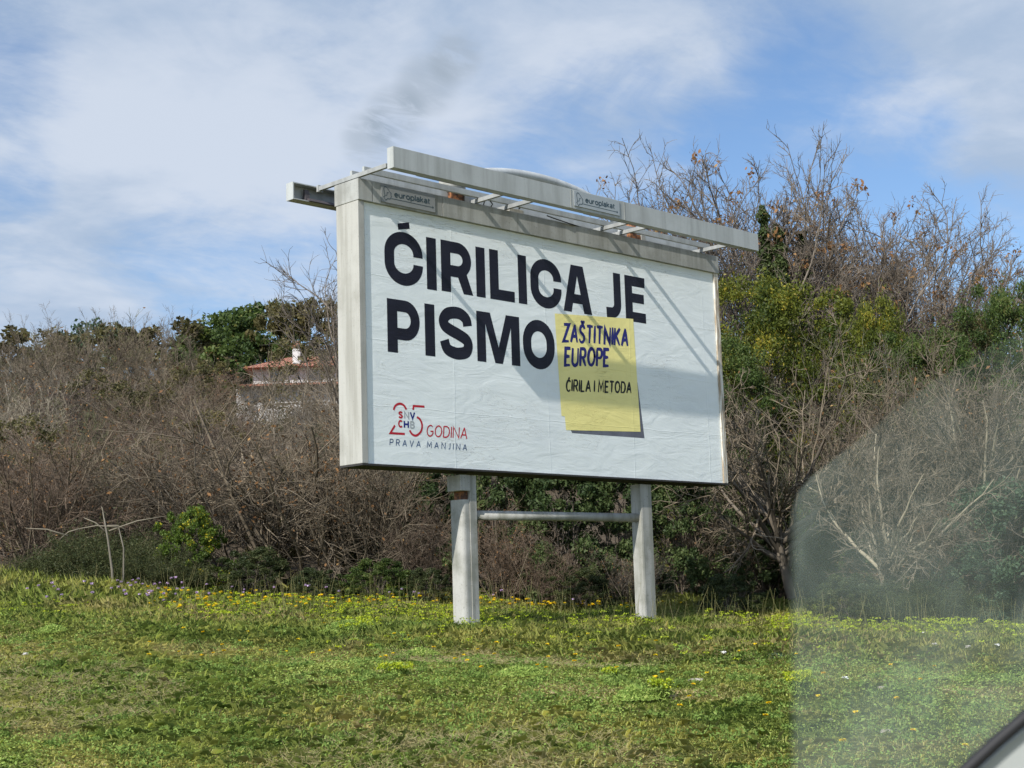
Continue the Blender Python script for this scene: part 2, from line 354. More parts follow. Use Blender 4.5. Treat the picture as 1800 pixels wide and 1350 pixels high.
# skeleton alphabet: width, strokes in a box one unit high
def _font():
    f = {}
    f['A'] = (0.62, [[(0, 0), (0.31, 1)], [(0.31, 1), (0.62, 0)], [(0.12, 0.33), (0.50, 0.33)]])
    bow = lambda y0, y1, r: [(0, y1), (0.30, y1)] + arc(0.30, (y0 + y1) / 2, r, (y1 - y0) / 2, 90, -90, 8)[1:] + [(0, y0)]
    f['B'] = (0.52, [[(0, 0), (0, 1)], bow(0.53, 1, 0.19), bow(0, 0.53, 0.23)])
    f['C'] = (0.52, [arc(0.30, 0.5, 0.30, 0.5, 48, 312, 16)])
    f['D'] = (0.58, [[(0, 0), (0, 1)], [(0, 1), (0.24, 1)] + arc(0.24, 0.5, 0.34, 0.5, 90, -90, 12)[1:] + [(0, 0)]])
    f['E'] = (0.44, [[(0.44, 1), (0, 1), (0, 0), (0.44, 0)], [(0, 0.52), (0.38, 0.52)]])
    f['G'] = (0.60, [arc(0.31, 0.5, 0.31, 0.5, 50, 330, 16) + [(0.58, 0.46), (0.34, 0.46)]])
    f['H'] = (0.56, [[(0, 0), (0, 1)], [(0.56, 0), (0.56, 1)], [(0, 0.52), (0.56, 0.52)]])
    f['I'] = (0.0, [[(0, 0), (0, 1)]])
    f['J'] = (0.26, [[(0.26, 1), (0.26, 0.2)] + arc(0.06, 0.2, 0.20, 0.2, 0, -90, 6)[1:]])
    f['K'] = (0.52, [[(0, 0), (0, 1)], [(0.50, 1), (0.02, 0.45)], [(0.14, 0.56), (0.52, 0)]])
    f['L'] = (0.42, [[(0, 1), (0, 0), (0.42, 0)]])
    f['M'] = (0.70, [[(0, 0), (0.06, 1), (0.35, 0.25), (0.64, 1), (0.70, 0)]])
    f['N'] = (0.58, [[(0, 0), (0, 1), (0.58, 0), (0.58, 1)]])
    f['O'] = (0.64, [('c', arc(0.32, 0.5, 0.32, 0.5, 0, 345, 23))])
    f['P'] = (0.48, [[(0, 0), (0, 1)], bow(0.46, 1, 0.19)])
    f['R'] = (0.52, [[(0, 0), (0, 1)], bow(0.48, 1, 0.19), [(0.24, 0.48), (0.52, 0)]])
    f['S'] = (0.48, [spline([(0.45, 0.84), (0.36, 0.98), (0.2, 1.0), (0.05, 0.9), (0.03, 0.72), (0.14, 0.58), (0.34, 0.46), (0.46, 0.3), (0.42, 0.1), (0.25, 0), (0.08, 0.04), (0, 0.18)], 3)])
    f['T'] = (0.54, [[(0, 1), (0.54, 1)], [(0.27, 1), (0.27, 0)]])
    f['U'] = (0.54, [[(0, 1), (0, 0.28)] + arc(0.27, 0.28, 0.27, 0.28, 180, 360, 10)[1:] + [(0.54, 1)]])
    f['V'] = (0.58, [[(0, 1), (0.29, 0), (0.58, 1)]])
    f['Z'] = (0.50, [[(0.02, 1), (0.50, 1), (0, 0), (0.50, 0)]])
    f['Š'] = (f['S'][0], f['S'][1] + [[(0.12, 1.28), (0.25, 1.12), (0.40, 1.28)]])
    f['Ć'] = (f['C'][0], f['C'][1] + [[(0.26, 1.10), (0.36, 1.26)]])
    o = ('c', arc(0.27, 0.33, 0.27, 0.33, 0, 345, 17))
    f['o'] = (0.54, [o])
    f['e'] = (0.50, [[(0.02, 0.36), (0.50, 0.36)] + arc(0.26, 0.33, 0.25, 0.33, 8, 315, 14)])
    f['u'] = (0.48, [[(0, 0.66), (0, 0.24)] + arc(0.24, 0.24, 0.24, 0.24, 180, 360, 8)[1:], [(0.48, 0.66), (0.48, 0)]])
    f['r'] = (0.30, [[(0, 0), (0, 0.66)], [(0, 0.38)] + arc(0.26, 0.36, 0.24, 0.28, 160, 80, 5)])
    f['p'] = (0.52, [[(0, 0.66), (0, -0.28)], ('c', arc(0.26, 0.33, 0.26, 0.33, 0, 345, 17))])
    f['l'] = (0.0, [[(0, 0), (0, 0.98)]])
    f['a'] = (0.44, [[(0.44, 0), (0.44, 0.44)] + arc(0.23, 0.44, 0.21, 0.22, 0, 150, 7)[1:], ('c', arc(0.22, 0.18, 0.22, 0.18, 0, 340, 12))])
    f['k'] = (0.42, [[(0, 0), (0, 0.98)], [(0.40, 0.66), (0.02, 0.30)], [(0.14, 0.40), (0.42, 0)]])
    f['t'] = (0.26, [[(0.08, 0.86), (0.08, 0.16)] + arc(0.22, 0.16, 0.14, 0.16, 180, 270, 4)[1:], [(0, 0.64), (0.26, 0.64)]])
    return f
FONT = _font()
def write(pr, text, p0, p1, h, wd, gap=0.22, slant=0.0, brush=False, seed=1):
    """set text from baseline point p0 to p1, letter height h, stroke width wd"""
    rg = np.random.default_rng(seed)
    adv = [0.0]
    for c in text: adv.append(adv[-1] + (0.34 if c == ' ' else FONT[c][0] + gap))
    total = adv[-1] - gap; p0 = np.array(p0, float); p1 = np.array(p1, float); u = (p1 - p0); L = np.linalg.norm(u); u /= L
    up = np.array([-u[1], u[0]]) if not brush else np.array([0.0, 1.0]); sx = L / total
    for c, a in zip(text, adv):
        if c == ' ': continue
        jx, jy = (rg.normal(0, 0.006), rg.normal(0, 0.012)) if brush else (0, 0)
        for st in FONT[c][1]:
            cl = isinstance(st, tuple); P = st[1] if cl else st
            Q = [p0 + u * ((a + x + jx) * sx + y * h * slant) + up * (y + jy) * h for x, y in P]
            if brush:
                if cl: Q = Q + Q[:2]
                m = len(Q)
                if m < 5:      # resample straight brush strokes so they can swell and taper
                    R = []
                    for A, B in zip(Q, Q[1:]): R += [A + (B - A) * k / 4 for k in range(4)]
                    Q = R + [Q[-1]]; m = len(Q)
                ws = [wd * (0.72 + 0.5 * math.sin(math.pi * min(1, 0.18 + 0.8 * i / (m - 1))) + rg.normal(0, 0.05)) for i in range(m)]
                pr.stroke(Q, ws, cap=wd * 0.2)
            else: pr.stroke(Q, wd, closed=cl, cap=(0 if cl else wd * 0.1))

# ------------------------------------------------------------------ billboard
bb = empty('billboard', (2.6, 0.16, -1.46))
tag(bb, 'large grey two-legged roadside billboard carrying the white CIRILICA JE PISMO poster', 'billboard')
def under(o, parent):            # keep world coordinates while parenting
    o.parent = parent; o.matrix_parent_inverse = Matrix.Translation(parent.location).inverted() if parent is bb else Matrix()
    return o
BW, BH = 5.2, 2.38
p_ = MB(); p_.box(0, 0.07, 0.002, 0.32, 0.004, BH, 0.004)
side = under(p_.build('side_frame', M_box), bb); side['label'] = 'wide pale left side panel of the box'
p_ = MB(); p_.box(5.13, 5.2, 0.002, 0.32, 0.004, BH, 0.004)
fr_r = under(p_.build('side_frame', M_worn), bb); fr_r['label'] = 'thin right edge with peeling yellowed paint'
p_ = MB(); p_.box(0.07, 5.13, 0.10, 0.30, 0.02, BH)
under(p_.build('box_core', M_box), bb)
p_ = MB(); p_.box(0.0, 5.2, 0.0, 0.32, -0.014, 0.003)
under(p_.build('underside', M_dark), bb)
p_ = MB(); p_.box(-0.006, 0.155, -0.012, 0.335, BH, 2.577, 0.004); p_.box(0.162, 1.008, -0.010, 0.335, BH, 2.577, 0.003); p_.box(1.014, 5.206, -0.012, 0.335, BH, 2.577, 0.004)
p_.box(0.15, 1.02, 0.0, 0.33, BH + 0.004, 2.573)
cap = under(p_.build('top_cap', M_cap), bb)
# poster: a real sheet, gently buckled
nx, nz = 160, 76
px_ = np.linspace(0.075, 5.128, nx); pz_ = np.linspace(0.006, 2.379, nz); PX, PZ = np.meshgrid(px_, pz_, indexing='ij')
PYv = 0.0205 + 0 * PX
ii = np.arange(nx * nz).reshape(nx, nz)
poster = under(link('poster', npmesh('poster', np.stack([PX, PYv + 0.001, PZ], -1).reshape(-1, 3), np.stack([ii[:-1, :-1], ii[1:, :-1], ii[1:, 1:], ii[:-1, 1:]], -1).reshape(-1, 4), smooth=True), M_paper), bb)
YP = 0.0212
def child(o): o.parent = poster; return o
B = Print(YP - 0.0006); w_ = 0.115
def rect(x0, x1, z0, z1): B.poly([(x0, z0), (x1, z0), (x1, z1), (x0, z1)])
def cee(x0, x1, z0, z1, tu, tl):
    r = (x1 - x0) / 2 - w_ / 2; cx = (x0 + x1) / 2; ry = r * 0.86; cu = z1 - w_ / 2 - ry; cl_ = z0 + w_ / 2 + ry
    B.stroke([(cx + r, tu)] + arc(cx, cu, r, ry, max(3, math.degrees(math.asin(max(0, min(1, (tu + 0.01 - cu) / ry))))), 180, 20) + arc(cx, cl_, r, ry, 180, 357, 20) + ([(cx + r, tl)] if tl > cl_ else []), w_)
# first line
B.poly([(0.478, 2.237), (0.483, 2.178), (0.622, 2.209), (0.616, 2.270)])
cee(0.313, 0.775, 1.661, 2.165, 1.944, 1.872)
rect(0.822, 0.943, 1.664, 2.162)
rect(1.003, 1.124, 1.671, 2.165)
B.stroke([(1.10, 2.109), (1.215, 2.109)] + arc(1.215, 1.994, 0.120, 0.115, 90, -90, 16)[1:] + [(1.10, 1.879)], w_ * 0.97)
B.poly([(1.200, 1.86), (1.285, 1.671), (1.408, 1.671), (1.325, 1.875)])
rect(1.453, 1.572, 1.670, 2.161)
B.poly([(1.634, 1.670), (1.967, 1.670), (1.967, 1.776), (1.752, 1.776), (1.752, 2.164), (1.634, 2.164)])
rect(2.022, 2.139, 1.671, 2.162)
cee(2.193, 2.637, 1.664, 2.167, 1.955, 1.884)
B.poly([(2.660, 1.670), (2.778, 1.670), (2.903, 2.163), (2.786, 2.163)]); B.poly([(2.965, 1.670), (3.085, 1.670), (2.965, 2.163), (2.850, 2.163)]); rect(2.745, 3.00, 1.765, 1.862)
B.stroke([(3.488, 2.164), (3.488, 1.83)] + arc(3.388, 1.83, 0.100, 0.100, 0, -75, 10)[1:] + [(3.310, 1.728)], 0.112)
B.poly([(3.612, 1.672), (3.937, 1.672), (3.937, 1.778), (3.728, 1.778), (3.728, 1.880), (3.915, 1.880), (3.915, 1.981), (3.728, 1.981), (3.728, 2.057), (3.936, 2.057), (3.936, 2.166), (3.612, 2.166)])
# second line
rect(0.331, 0.451, 1.028, 1.521)
B.stroke([(0.42, 1.467), (0.545, 1.467)] + arc(0.545, 1.336, 0.120, 0.131, 90, -90, 16)[1:] + [(0.42, 1.205)], w_ * 0.95)
rect(0.783, 0.905, 1.035, 1.525)
B.stroke(spline([(1.323, 1.365), (1.305, 1.43), (1.24, 1.472), (1.16, 1.479), (1.07, 1.458), (1.018, 1.400), (1.030, 1.345), (1.10, 1.308), (1.21, 1.272), (1.30, 1.232), (1.326, 1.180), (1.300, 1.118), (1.22, 1.093), (1.14, 1.094), (1.055, 1.125), (1.022, 1.203)], 6), w_)
B.poly([(1.441, 1.042), (1.557, 1.042), (1.557, 1.531), (1.441, 1.531)]); B.poly([(1.899, 1.042), (2.016, 1.042), (2.016, 1.530), (1.899, 1.530)])
B.poly([(1.52, 1.531), (1.676, 1.043), (1.777, 1.043), (1.621, 1.531)]); B.poly([(1.835, 1.530), (1.676, 1.043), (1.777, 1.043), (1.94, 1.530)])
cx, r = (2.061 + 2.508) / 2, (2.508 - 2.061) / 2 - w_ / 2; ry = r * 1.02
B.stroke(arc(cx, 1.532 - w_ / 2 - ry, r, ry, 0, 180, 18) + arc(cx, 1.035 + w_ / 2 + ry, r, ry, 180, 360, 18), w_, closed=True)
child(B.build('headline_lettering', M_ink, None))
# yellow note with its printed drop shadow
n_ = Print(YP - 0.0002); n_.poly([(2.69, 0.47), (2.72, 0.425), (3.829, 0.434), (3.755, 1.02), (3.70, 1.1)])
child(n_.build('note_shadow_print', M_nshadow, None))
n_ = Print(YP - 0.0012); n_.poly([(2.525, 1.625), (2.572, 0.590), (2.621, 0.587), (2.631, 0.450), (3.769, 0.499), (3.727, 1.701)])
note = n_.build('note', M_note, None); child(note)
for nm, mt, rows_ in (('marker_lettering', M_blue, [('ZAŠTITNIKA', (2.640, 1.352), (3.617, 1.408), 0.172, 0.030, 11), ('EUROPE', (2.650, 1.108), (3.300, 1.160), 0.172, 0.032, 12)]),
                      ('small_marker_lettering', M_blk, [('ĆIRILA I METODA', (2.655, 0.850), (3.640, 0.902), 0.110, 0.020, 13)])):
    q = Print(YP - 0.0018)
    for tx, a, b, h, wd, sd_ in rows_: write(q, tx, a, b, h, wd, 0.26, 0.10, True, sd_)
    o = q.build(nm, mt, None); o.parent = note
# anniversary logo
q = Print(YP - 0.0006)
q.stroke(spline([(0.387, 0.500), (0.405, 0.538), (0.455, 0.563), (0.506, 0.552), (0.538, 0.514)], 5), 0.021)
q.stroke([(0.398, 0.362), (0.343, 0.289), (0.512, 0.291)], 0.021)
q.stroke([(0.617, 0.518), (0.624, 0.553), (0.756, 0.557)], 0.021)
q.stroke(spline([(0.662, 0.455), (0.700, 0.433), (0.722, 0.384), (0.706, 0.324), (0.648, 0.284), (0.600, 0.294), (0.570, 0.328)], 5), 0.021)
write(q, 'GODINA', (0.776, 0.288), (1.274, 0.290), 0.100, 0.0125, 0.20, 0.12)
write(q, 'S', (0.449, 0.437), (0.486, 0.437), 0.050, 0.017); write(q, 'C', (0.444, 0.352), (0.482, 0.352), 0.056, 0.017)
child(q.build('red_logo_lettering', M_red, None))
q = Print(YP - 0.0006); write(q, 'V', (0.585, 0.434), (0.633, 0.434), 0.058, 0.017); write(q, 'H', (0.510, 0.350), (0.556, 0.350), 0.058, 0.017)
child(q.build('navy_logo_lettering', M_navy, None))
q = Print(YP - 0.0006); write(q, 'N', (0.515, 0.434), (0.562, 0.434), 0.058, 0.014); write(q, 'B', (0.585, 0.350), (0.625, 0.350), 0.058, 0.014)
child(q.build('grey_logo_lettering', M_gry, None))
for wd_, a_, b_2 in (('PRAVA', 0.334, 0.694), ('MANJINA', 0.776, 1.268)):
    q = Print(YP - 0.0006); write(q, wd_, (a_, 0.180), (b_2, 0.180), 0.055, 0.0085, 0.55, 0.10)
    child(q.build('slate_lettering', M_slate, None))

# makers' nameplates
def nameplate(x0, x1, z0, z1, y, mat, parent, dx, dz):
    pl_ = MB().box(x0, x1, y - 0.006, y, z0, z1, 0.001).build('nameplate', mat)
    o = under(pl_, bb)
    q = Print(y - 0.0072)
    hand = [(0.285, 2.525), (0.292, 2.543), (0.306, 2.549), (0.322, 2.543), (0.345, 2.520), (0.361, 2.500), (0.373, 2.497), (0.369, 2.478), (0.375, 2.468), (0.364, 2.444), (0.350, 2.439), (0.330, 2.440), (0.307, 2.420), (0.283, 2.448), (0.299, 2.461), (0.292, 2.49)]
    q.stroke([(a + dx, b + dz) for a, b in hand], 0.006, closed=True)
    q.stroke([(0.306 + dx, 2.466 + dz), (0.320 + dx, 2.468 + dz), (0.325 + dx, 2.494 + dz), (0.343 + dx, 2.497 + dz)], 0.005)
    write(q, 'europlakat', (0.415 + dx, 2.470 + dz), (0.842 + dx, 2.475 + dz), 0.052, 0.0105, 0.22)
    q.stroke([(0.375 + dx, 2.448 + dz), (0.885 + dx, 2.445 + dz)], 0.005); q.stroke([(0.872 + dx, 2.436 + dz), (0.888 + dx, 2.446 + dz), (0.874 + dx, 2.458 + dz)], 0.005)
    t = q.build('nameplate_lettering', M_sign, None); t.parent = o
nameplate(0.257, 0.912, 2.400, 2.562, -0.0125, M_plate, bb, 0, 0)

# light trough frame on top: front and rear channel, cross struts, rails
def channel(y0, y1, x0, x1, z0, z1, open_front):
    b = MB(); tk = 0.012
    ya, yb = (y0, y0 + tk) if not open_front else (y1 - tk, y1)
    b.box(x0, x1, ya, yb, z0, z1, 0.002)
    lo, hi = (y0 + tk, y1) if not open_front else (y0, y1 - tk)
    b.box(x0 + tk, x1 - tk, lo, hi, z1 - tk, z1 - 0.002); b.box(x0 + tk, x1 - tk, lo, hi, z0 + 0.002, z0 + tk)
    b.box(x0, x0 + tk, lo, hi, z0, z1); b.box(x1 - tk, x1, lo, hi, z0, z1)
    return b
fa = under(channel(-0.50, -0.415, 0.0, 5.31, 2.565, 2.757, False).build('front_light_trough', M_fascia), bb)
for xj in (2.262, 3.055): under(MB().box(xj, xj + 0.012, -0.5025, -0.4995, 2.567, 2.755).build('sheet_joint', M_cap), bb)
rb = under(channel(0.60, 0.705, -0.275, 5.30, 2.468, 2.632, True).build('rear_light_trough', M_fascia), bb)
nameplate(2.305, 2.975, 2.594, 2.748, -0.5025, M_plate2, bb, 2.055, 0.183)
b = MB(); b.prism([(0, 0), (0.062, 0.0), (0.052, 0.075), (0.030, 0.080), (0.022, 0.02)], lambda u, v, ww: Vector((-0.12 + ww, 0.605 + 0.08 - u * 1.1, 2.49 + v * 1.3)), 0.05)
b.prism([(0.0, 0.0), (0.11, 0.0), (0.085, 0.028), (0.02, 0.028)], lambda u, v, ww: Vector((-0.10 + ww, 0.575 + u, 2.474 + v)), 1.55)
under(b.build('lamp_fixture', M_lamp), bb)
b = MB(); b.prism([(0.0, 0.0), (0.09, 0.0), (0.07, 0.03), (0.02, 0.03)], lambda u, v, ww: Vector((0.35 + ww, -0.487 + u, 2.570 + v)), 1.3)
under(b.build('lamp_fixture', M_lamp), bb)
b = MB(); b.prism([(0.0, 0.0), (0.09, 0.0), (0.07, 0.03), (0.02, 0.03)], lambda u, v, ww: Vector((2.55 + ww, -0.487 + u, 2.570 + v)), 1.3)
under(b.build('lamp_fixture', M_lamp), bb)
for xs in (0.0, 1.45, 1.85, 3.25, 3.55, 4.90):
    b = MB().box(xs, xs + 0.032, -0.394, 0.60, 2.586, 2.626, 0.002); b.box(xs - 0.008, xs + 0.050, 0.57, 0.599, 2.575, 2.640, 0.002)
    under(b.build('cross_strut', M_strut), bb)
for yr in (-0.045, 0.13):
    under(MB().box(0.04, 5.02, yr, yr + 0.03, 2.630, 2.686, 0.002).build('long_rail', M_fascia), bb)
HC = 2.50
pts = [(HC + 1.20 * math.cos(a), 0.16, 2.70 + 0.355 * math.sin(a)) for a in np.linspace(math.pi, 0, 26)]
b = MB(); b.tube(pts, 0.048, 12, False); b.tube([(1.30, 0.16, 2.579), (1.30, 0.16, 2.702)], 0.048, 12); b.tube([(3.70, 0.16, 2.579), (3.70, 0.16, 2.702)], 0.048, 12)
under(b.build('pipe_hoop', M_steel), bb)
for x, z, m1, m2, nm in ((1.30, 2.70, M_post, M_rust, ''), (3.90, 2.66, M_rust, M_rust, '')):
    b = MB(); b.tube([(x, 0.16, z), (x, 0.16, z + 0.11)], 0.13 if x < 2 else 0.07, 20); c = under(b.build('pipe_collar', m1), bb)
    b = MB(); b.box(x - 0.09, x + 0.075, 0.08, 0.24, 2.579, z - 0.002); d = under(b.build('rusty_footplate', m2), bb)
    b = MB(); b.box(x + 0.085, x + 0.15, 0.075, 0.245, 2.579, z + 0.004, 0.003); under(b.build('bracket', M_post), bb)
under(MB().box(1.93, 2.13, 0.02, 0.12, 2.579, 2.625, 0.006).build('junction_box', M_box), bb)
for (xa, za, xb, zb) in ((1.50, 2.66, 1.56, 2.585), (1.62, 2.64, 1.66, 2.585), (2.04, 2.70, 2.04, 2.62), (2.5, 2.60, 2.95, 2.575), (2.42, 2.61, 2.6, 2.60)):
    b = MB(); b.tube([(xa, -0.02, za), ((xa + xb) / 2 + 0.012, -0.03, (za + zb) / 2 - 0.012), (xb, 0.0, zb)], 0.006, 6)
    under(b.build('loose_wire', M_black), bb)
# posts
def poly_post(P, z0, z1):
    b = MB(); b.prism(P, lambda u, v, ww: Vector((u, v, z0 + ww)), z1 - z0); return b
zl = float(gz(1.33, 0.15)) - 0.25; zr = float(gz(3.88, 0.15)) - 0.25
rnd_l = [(1.255 + 0.045 - 0.045 * math.cos(a), 0.085 + 0.045 - 0.045 * math.sin(a)) for a in np.linspace(0, math.pi / 2, 6)]
L1 = rnd_l + [(1.345, 0.085), (1.345, 0.245), (1.255, 0.245)]
b = poly_post(L1, zl, -0.275)
b.prism([(1.347, 0.078), (1.432, 0.078), (1.432, 0.245), (1.347, 0.245)], lambda u, v, ww: Vector((u, v, zl + ww)), -0.047 - zl)
pl1 = under(b.build('post', M_post), bb); pl1['label'] = 'left post with a notch under the box'
under(MB().box(1.215, 1.342, 0.06, 0.245, -0.195, -0.047, 0.004).build('post_sleeve', M_post), bb)
under(MB().box(1.29, 1.340, 0.10, 0.235, -0.275, -0.195).build('rusty_core', M_rust), bb)
b = poly_post([(3.795, 0.085), (3.812, 0.078), (3.965, 0.078), (3.965, 0.215), (3.795, 0.215)], zr, -0.047)
under(b.build('post', M_post), bb)
under(MB().tube([(1.433, 0.15, -0.415), (3.794, 0.15, -0.395)], 0.045, 16).build('cross_pipe', M_post), bb)

# ------------------------------------------------------------------ plants
def nrm(v): return v / (np.linalg.norm(v, axis=-1, keepdims=True) + 1e-9)
def grow(rg, P0, D0, Ln, Rd, K, wig, trop, tip=0.45):
    N = len(P0); P = np.zeros((N, K + 1, 3)); D = np.zeros((N, K + 1, 3)); P[:, 0] = P0; d = nrm(D0); D[:, 0] = d
    up = np.array([0, 0, 1.0])
    for k in range(K):
        d = nrm(d + rg.normal(0, wig, (N, 3)) + trop * up); D[:, k + 1] = d
        P[:, k + 1] = P[:, k] + d * (Ln / K)[:, None]
    R = Rd[:, None] * np.linspace(1, tip, K + 1)[None, :]
    return P, D, R
def sprout(rg, P, D, R, Ln, m, t0, t1, a0, a1, lr, rr, rmin):
    N, K1, _ = P.shape; t = rg.uniform(t0, t1, (N, m)) if m > 1 else np.full((N, 1), t1)
    x = t * (K1 - 1); i = np.clip(x.astype(int), 0, K1 - 2); f = (x - i)[..., None]; n = np.arange(N)[:, None]
    p = P[n, i] * (1 - f) + P[n, i + 1] * f; d = D[n, i + 1]; r = R[n, i]
    ax = nrm(np.cross(d, rg.normal(0, 1, (N, m, 3)))); an = rg.uniform(a0, a1, (N, m))[..., None]
    nd = d * np.cos(an) + ax * np.sin(an)
    L = Ln[:, None] * lr * rg.uniform(0.6, 1.15, (N, m)) * (1.15 - 0.45 * t)
    return p.reshape(-1, 3), nd.reshape(-1, 3), L.reshape(-1), np.maximum(r.reshape(-1) * rr, rmin)
def tubes(levels, sides, rg):
    Vs = []; Fs = []; As = []; off = 0
    for P, D, R in levels:
        N, K1, _ = P.shape
        ref = nrm(rg.normal(0, 1, (N, 1, 3))); u = nrm(np.cross(D, ref)); v = np.cross(D, u)
        a = np.arange(sides) * 2 * math.pi / sides
        V = P[:, :, None, :] + R[:, :, None, None] * (np.cos(a)[None, None, :, None] * u[:, :, None, :] + np.sin(a)[None, None, :, None] * v[:, :, None, :])
        ix = np.arange(N * K1 * sides).reshape(N, K1, sides) + off; nx_ = np.roll(ix, -1, axis=2)
        Fs.append(np.stack([ix[:, :-1], nx_[:, :-1], nx_[:, 1:], ix[:, 1:]], -1).reshape(-1, 4))
        Vs.append(V.reshape(-1, 3)); As.append(np.repeat(rg.uniform(0, 1, N), K1 * sides)); off += N * K1 * sides
    return npmesh('wood', np.concatenate(Vs), np.concatenate(Fs), np.concatenate(As), smooth=True)
def leaves(C, size, rg, flat=0.0, tone=None, aspect=1.8):
    N = len(C); n = nrm(rg.normal(0, 1, (N, 3)) + np.array([0, 0, flat])); u = nrm(np.cross(n, rg.normal(0, 1, (N, 3)))); v = np.cross(n, u)
    s = (size * rg.uniform(0.6, 1.3, N))[:, None]; b = s / aspect
    V = np.stack([C - u * s, C - v * b + n * b * 0.25, C + u * s, C + v * b + n * b * 0.25], 1).reshape(-1, 3)
    return npmesh('foliage', V, np.arange(N * 4).reshape(N, 4), np.repeat(rg.uniform(0, 1, N) if tone is None else tone, 4))
class Proto: pass
def make_proto(seed, kind):
    """woody frame and leaves for one plant, root at the origin, height about one unit of H"""
    rg = np.random.default_rng(seed); q = Proto(); q.parts = []
    if kind == 'thicket':            # many whippy stems from the ground
        n = 16; a = rg.uniform(0, 2 * math.pi, n); lean = rg.uniform(0.1, 0.85, n)
        P0 = np.stack([np.cos(a) * 0.28 * rg.uniform(0, 1, n), np.sin(a) * 0.28 * rg.uniform(0, 1, n), np.full(n, -0.1)], 1)
        D0 = np.stack([np.cos(a) * lean, np.sin(a) * lean, np.ones(n)], 1)
        L0 = rg.uniform(1.3, 2.3, n); l0 = grow(rg, P0, D0, L0, rg.uniform(0.012, 0.024, n), 8, 0.10, 0.015)
        a1 = sprout(rg, *l0, L0, 9, 0.15, 0.97, 0.35, 1.1, 0.55, 0.6, 0.006); l1 = grow(rg, *a1, 6, 0.15, 0.05)
        a2 = sprout(rg, *l1, a1[2], 7, 0.1, 0.98, 0.35, 1.1, 0.55, 0.65, 0.0042); l2 = grow(rg, *a2, 4, 0.18, 0.04)
        a3 = sprout(rg, *l2, a2[2], 4, 0.15, 0.98, 0.35, 1.0, 0.60, 0.75, 0.0032); l3 = grow(rg, *a3, 3, 0.20, 0.05)
        q.parts = [('stems', tubes([l0], 5, rg), 'wood'), ('twigs', tubes([l1, l2, l3], 3, rg), 'twig')]
        E = l3[0][:, -1]; k = rg.random(len(E)) < 0.22; q.parts.append(('dead_leaves', leaves(E[k], 0.022, rg), 'dead'))
    elif kind == 'open':             # slim bare tree with few, airy twigs
        P0 = np.array([[0, 0, -0.2]]); L0 = np.array([3.2]); l0 = grow(rg, P0, np.array([[0.05, 0.03, 1]]), L0, np.array([0.05]), 9, 0.05, 0.05, 0.12)
        a1 = sprout(rg, *l0, np.array([1.9]), 12, 0.35, 1.0, 0.2, 0.7, 1.0, 0.5, 0.013); l1 = grow(rg, *a1, 9, 0.12, 0.05, 0.18)
        a2 = sprout(rg, *l1, a1[2], 8, 0.25, 1.0, 0.3, 0.9, 0.5, 0.55, 0.006); l2 = grow(rg, *a2, 7, 0.16, 0.04)
        a3 = sprout(rg, *l2, a2[2], 6, 0.2, 1.0, 0.3, 1.0, 0.5, 0.6, 0.0035); l3 = grow(rg, *a3, 4, 0.2, 0.03)
        q.parts = [('trunk', tubes([l0, l1], 6, rg), 'wood'), ('twigs', tubes([l2, l3], 3, rg), 'twig')]
    elif kind == 'tree':             # bare crown above a short trunk
        P0 = np.array([[0, 0, -0.2]]); L0 = np.array([2.4]); l0 = grow(rg, P0, np.array([[rg.normal(0, .08), rg.normal(0, .08), 1]]), L0, np.array([0.075]), 9, 0.05, 0.05, 0.25)
        a1 = sprout(rg, *l0, np.array([2.5]), 10, 0.42, 1.0, 0.2, 0.75, 1.15, 0.55, 0.018); l1 = grow(rg, *a1, 9, 0.11, 0.05, 0.18)
        a2 = sprout(rg, *l1, a1[2], 10, 0.18, 1.0, 0.3, 0.95, 0.46, 0.55, 0.009); l2 = grow(rg, *a2, 7, 0.15, 0.05)
        a3 = sprout(rg, *l2, a2[2], 8, 0.15, 1.0, 0.3, 1.0, 0.46, 0.6, 0.005); l3 = grow(rg, *a3, 5, 0.19, 0.04)
        a4 = sprout(rg, *l3, a3[2], 5, 0.2, 1.0, 0.35, 1.0, 0.50, 0.7, 0.0032); l4 = grow(rg, *a4, 3, 0.22, 0.04)
        q.parts = [('trunk', tubes([l0, l1], 7, rg), 'wood'), ('twigs', tubes([l2, l3, l4], 3, rg), 'twig')]
        E = l3[0][:, -1]; C = E[rg.random(len(E)) < 0.03]
        C = np.repeat(C, 14, 0) + rg.normal(0, 0.045, (len(C) * 14, 3)); q.parts.append(('dead_leaves', leaves(C, 0.028, rg), 'dead'))
    elif kind == 'leaning':          # spreading bare small tree with pale crooked limbs
        P0 = np.array([[0, 0, -0.15]]); L0 = np.array([1.0]); l0 = grow(rg, P0, np.array([[-0.35, 0.1, 1]]), L0, np.array([0.06]), 6, 0.08, 0.02, 0.75)
        a1 = sprout(rg, *l0, np.array([2.1]), 12, 0.35, 1.0, 0.3, 1.15, 1.0, 0.6, 0.016); l1 = grow(rg, *a1, 9, 0.13, 0.035, 0.18)
        a2 = sprout(rg, *l1, a1[2], 9, 0.15, 1.0, 0.3, 1.0, 0.5, 0.55, 0.008); l2 = grow(rg, *a2, 6, 0.17, 0.03)
        a3 = sprout(rg, *l2, a2[2], 7, 0.15, 1.0, 0.3, 1.0, 0.5, 0.6, 0.005); l3 = grow(rg, *a3, 4, 0.2, 0.03)
        a4 = sprout(rg, *l3, a3[2], 4, 0.2, 1.0, 0.3, 1.0, 0.55, 0.7, 0.0034); l4 = grow(rg, *a4, 3, 0.2, 0.03)
        q.parts = [('trunk', tubes([l0, l1], 7, rg), 'wood'), ('twigs', tubes([l2, l3, l4], 3, rg), 'twig')]
    elif kind in ('evergreen', 'mound', 'far', 'sparse'):
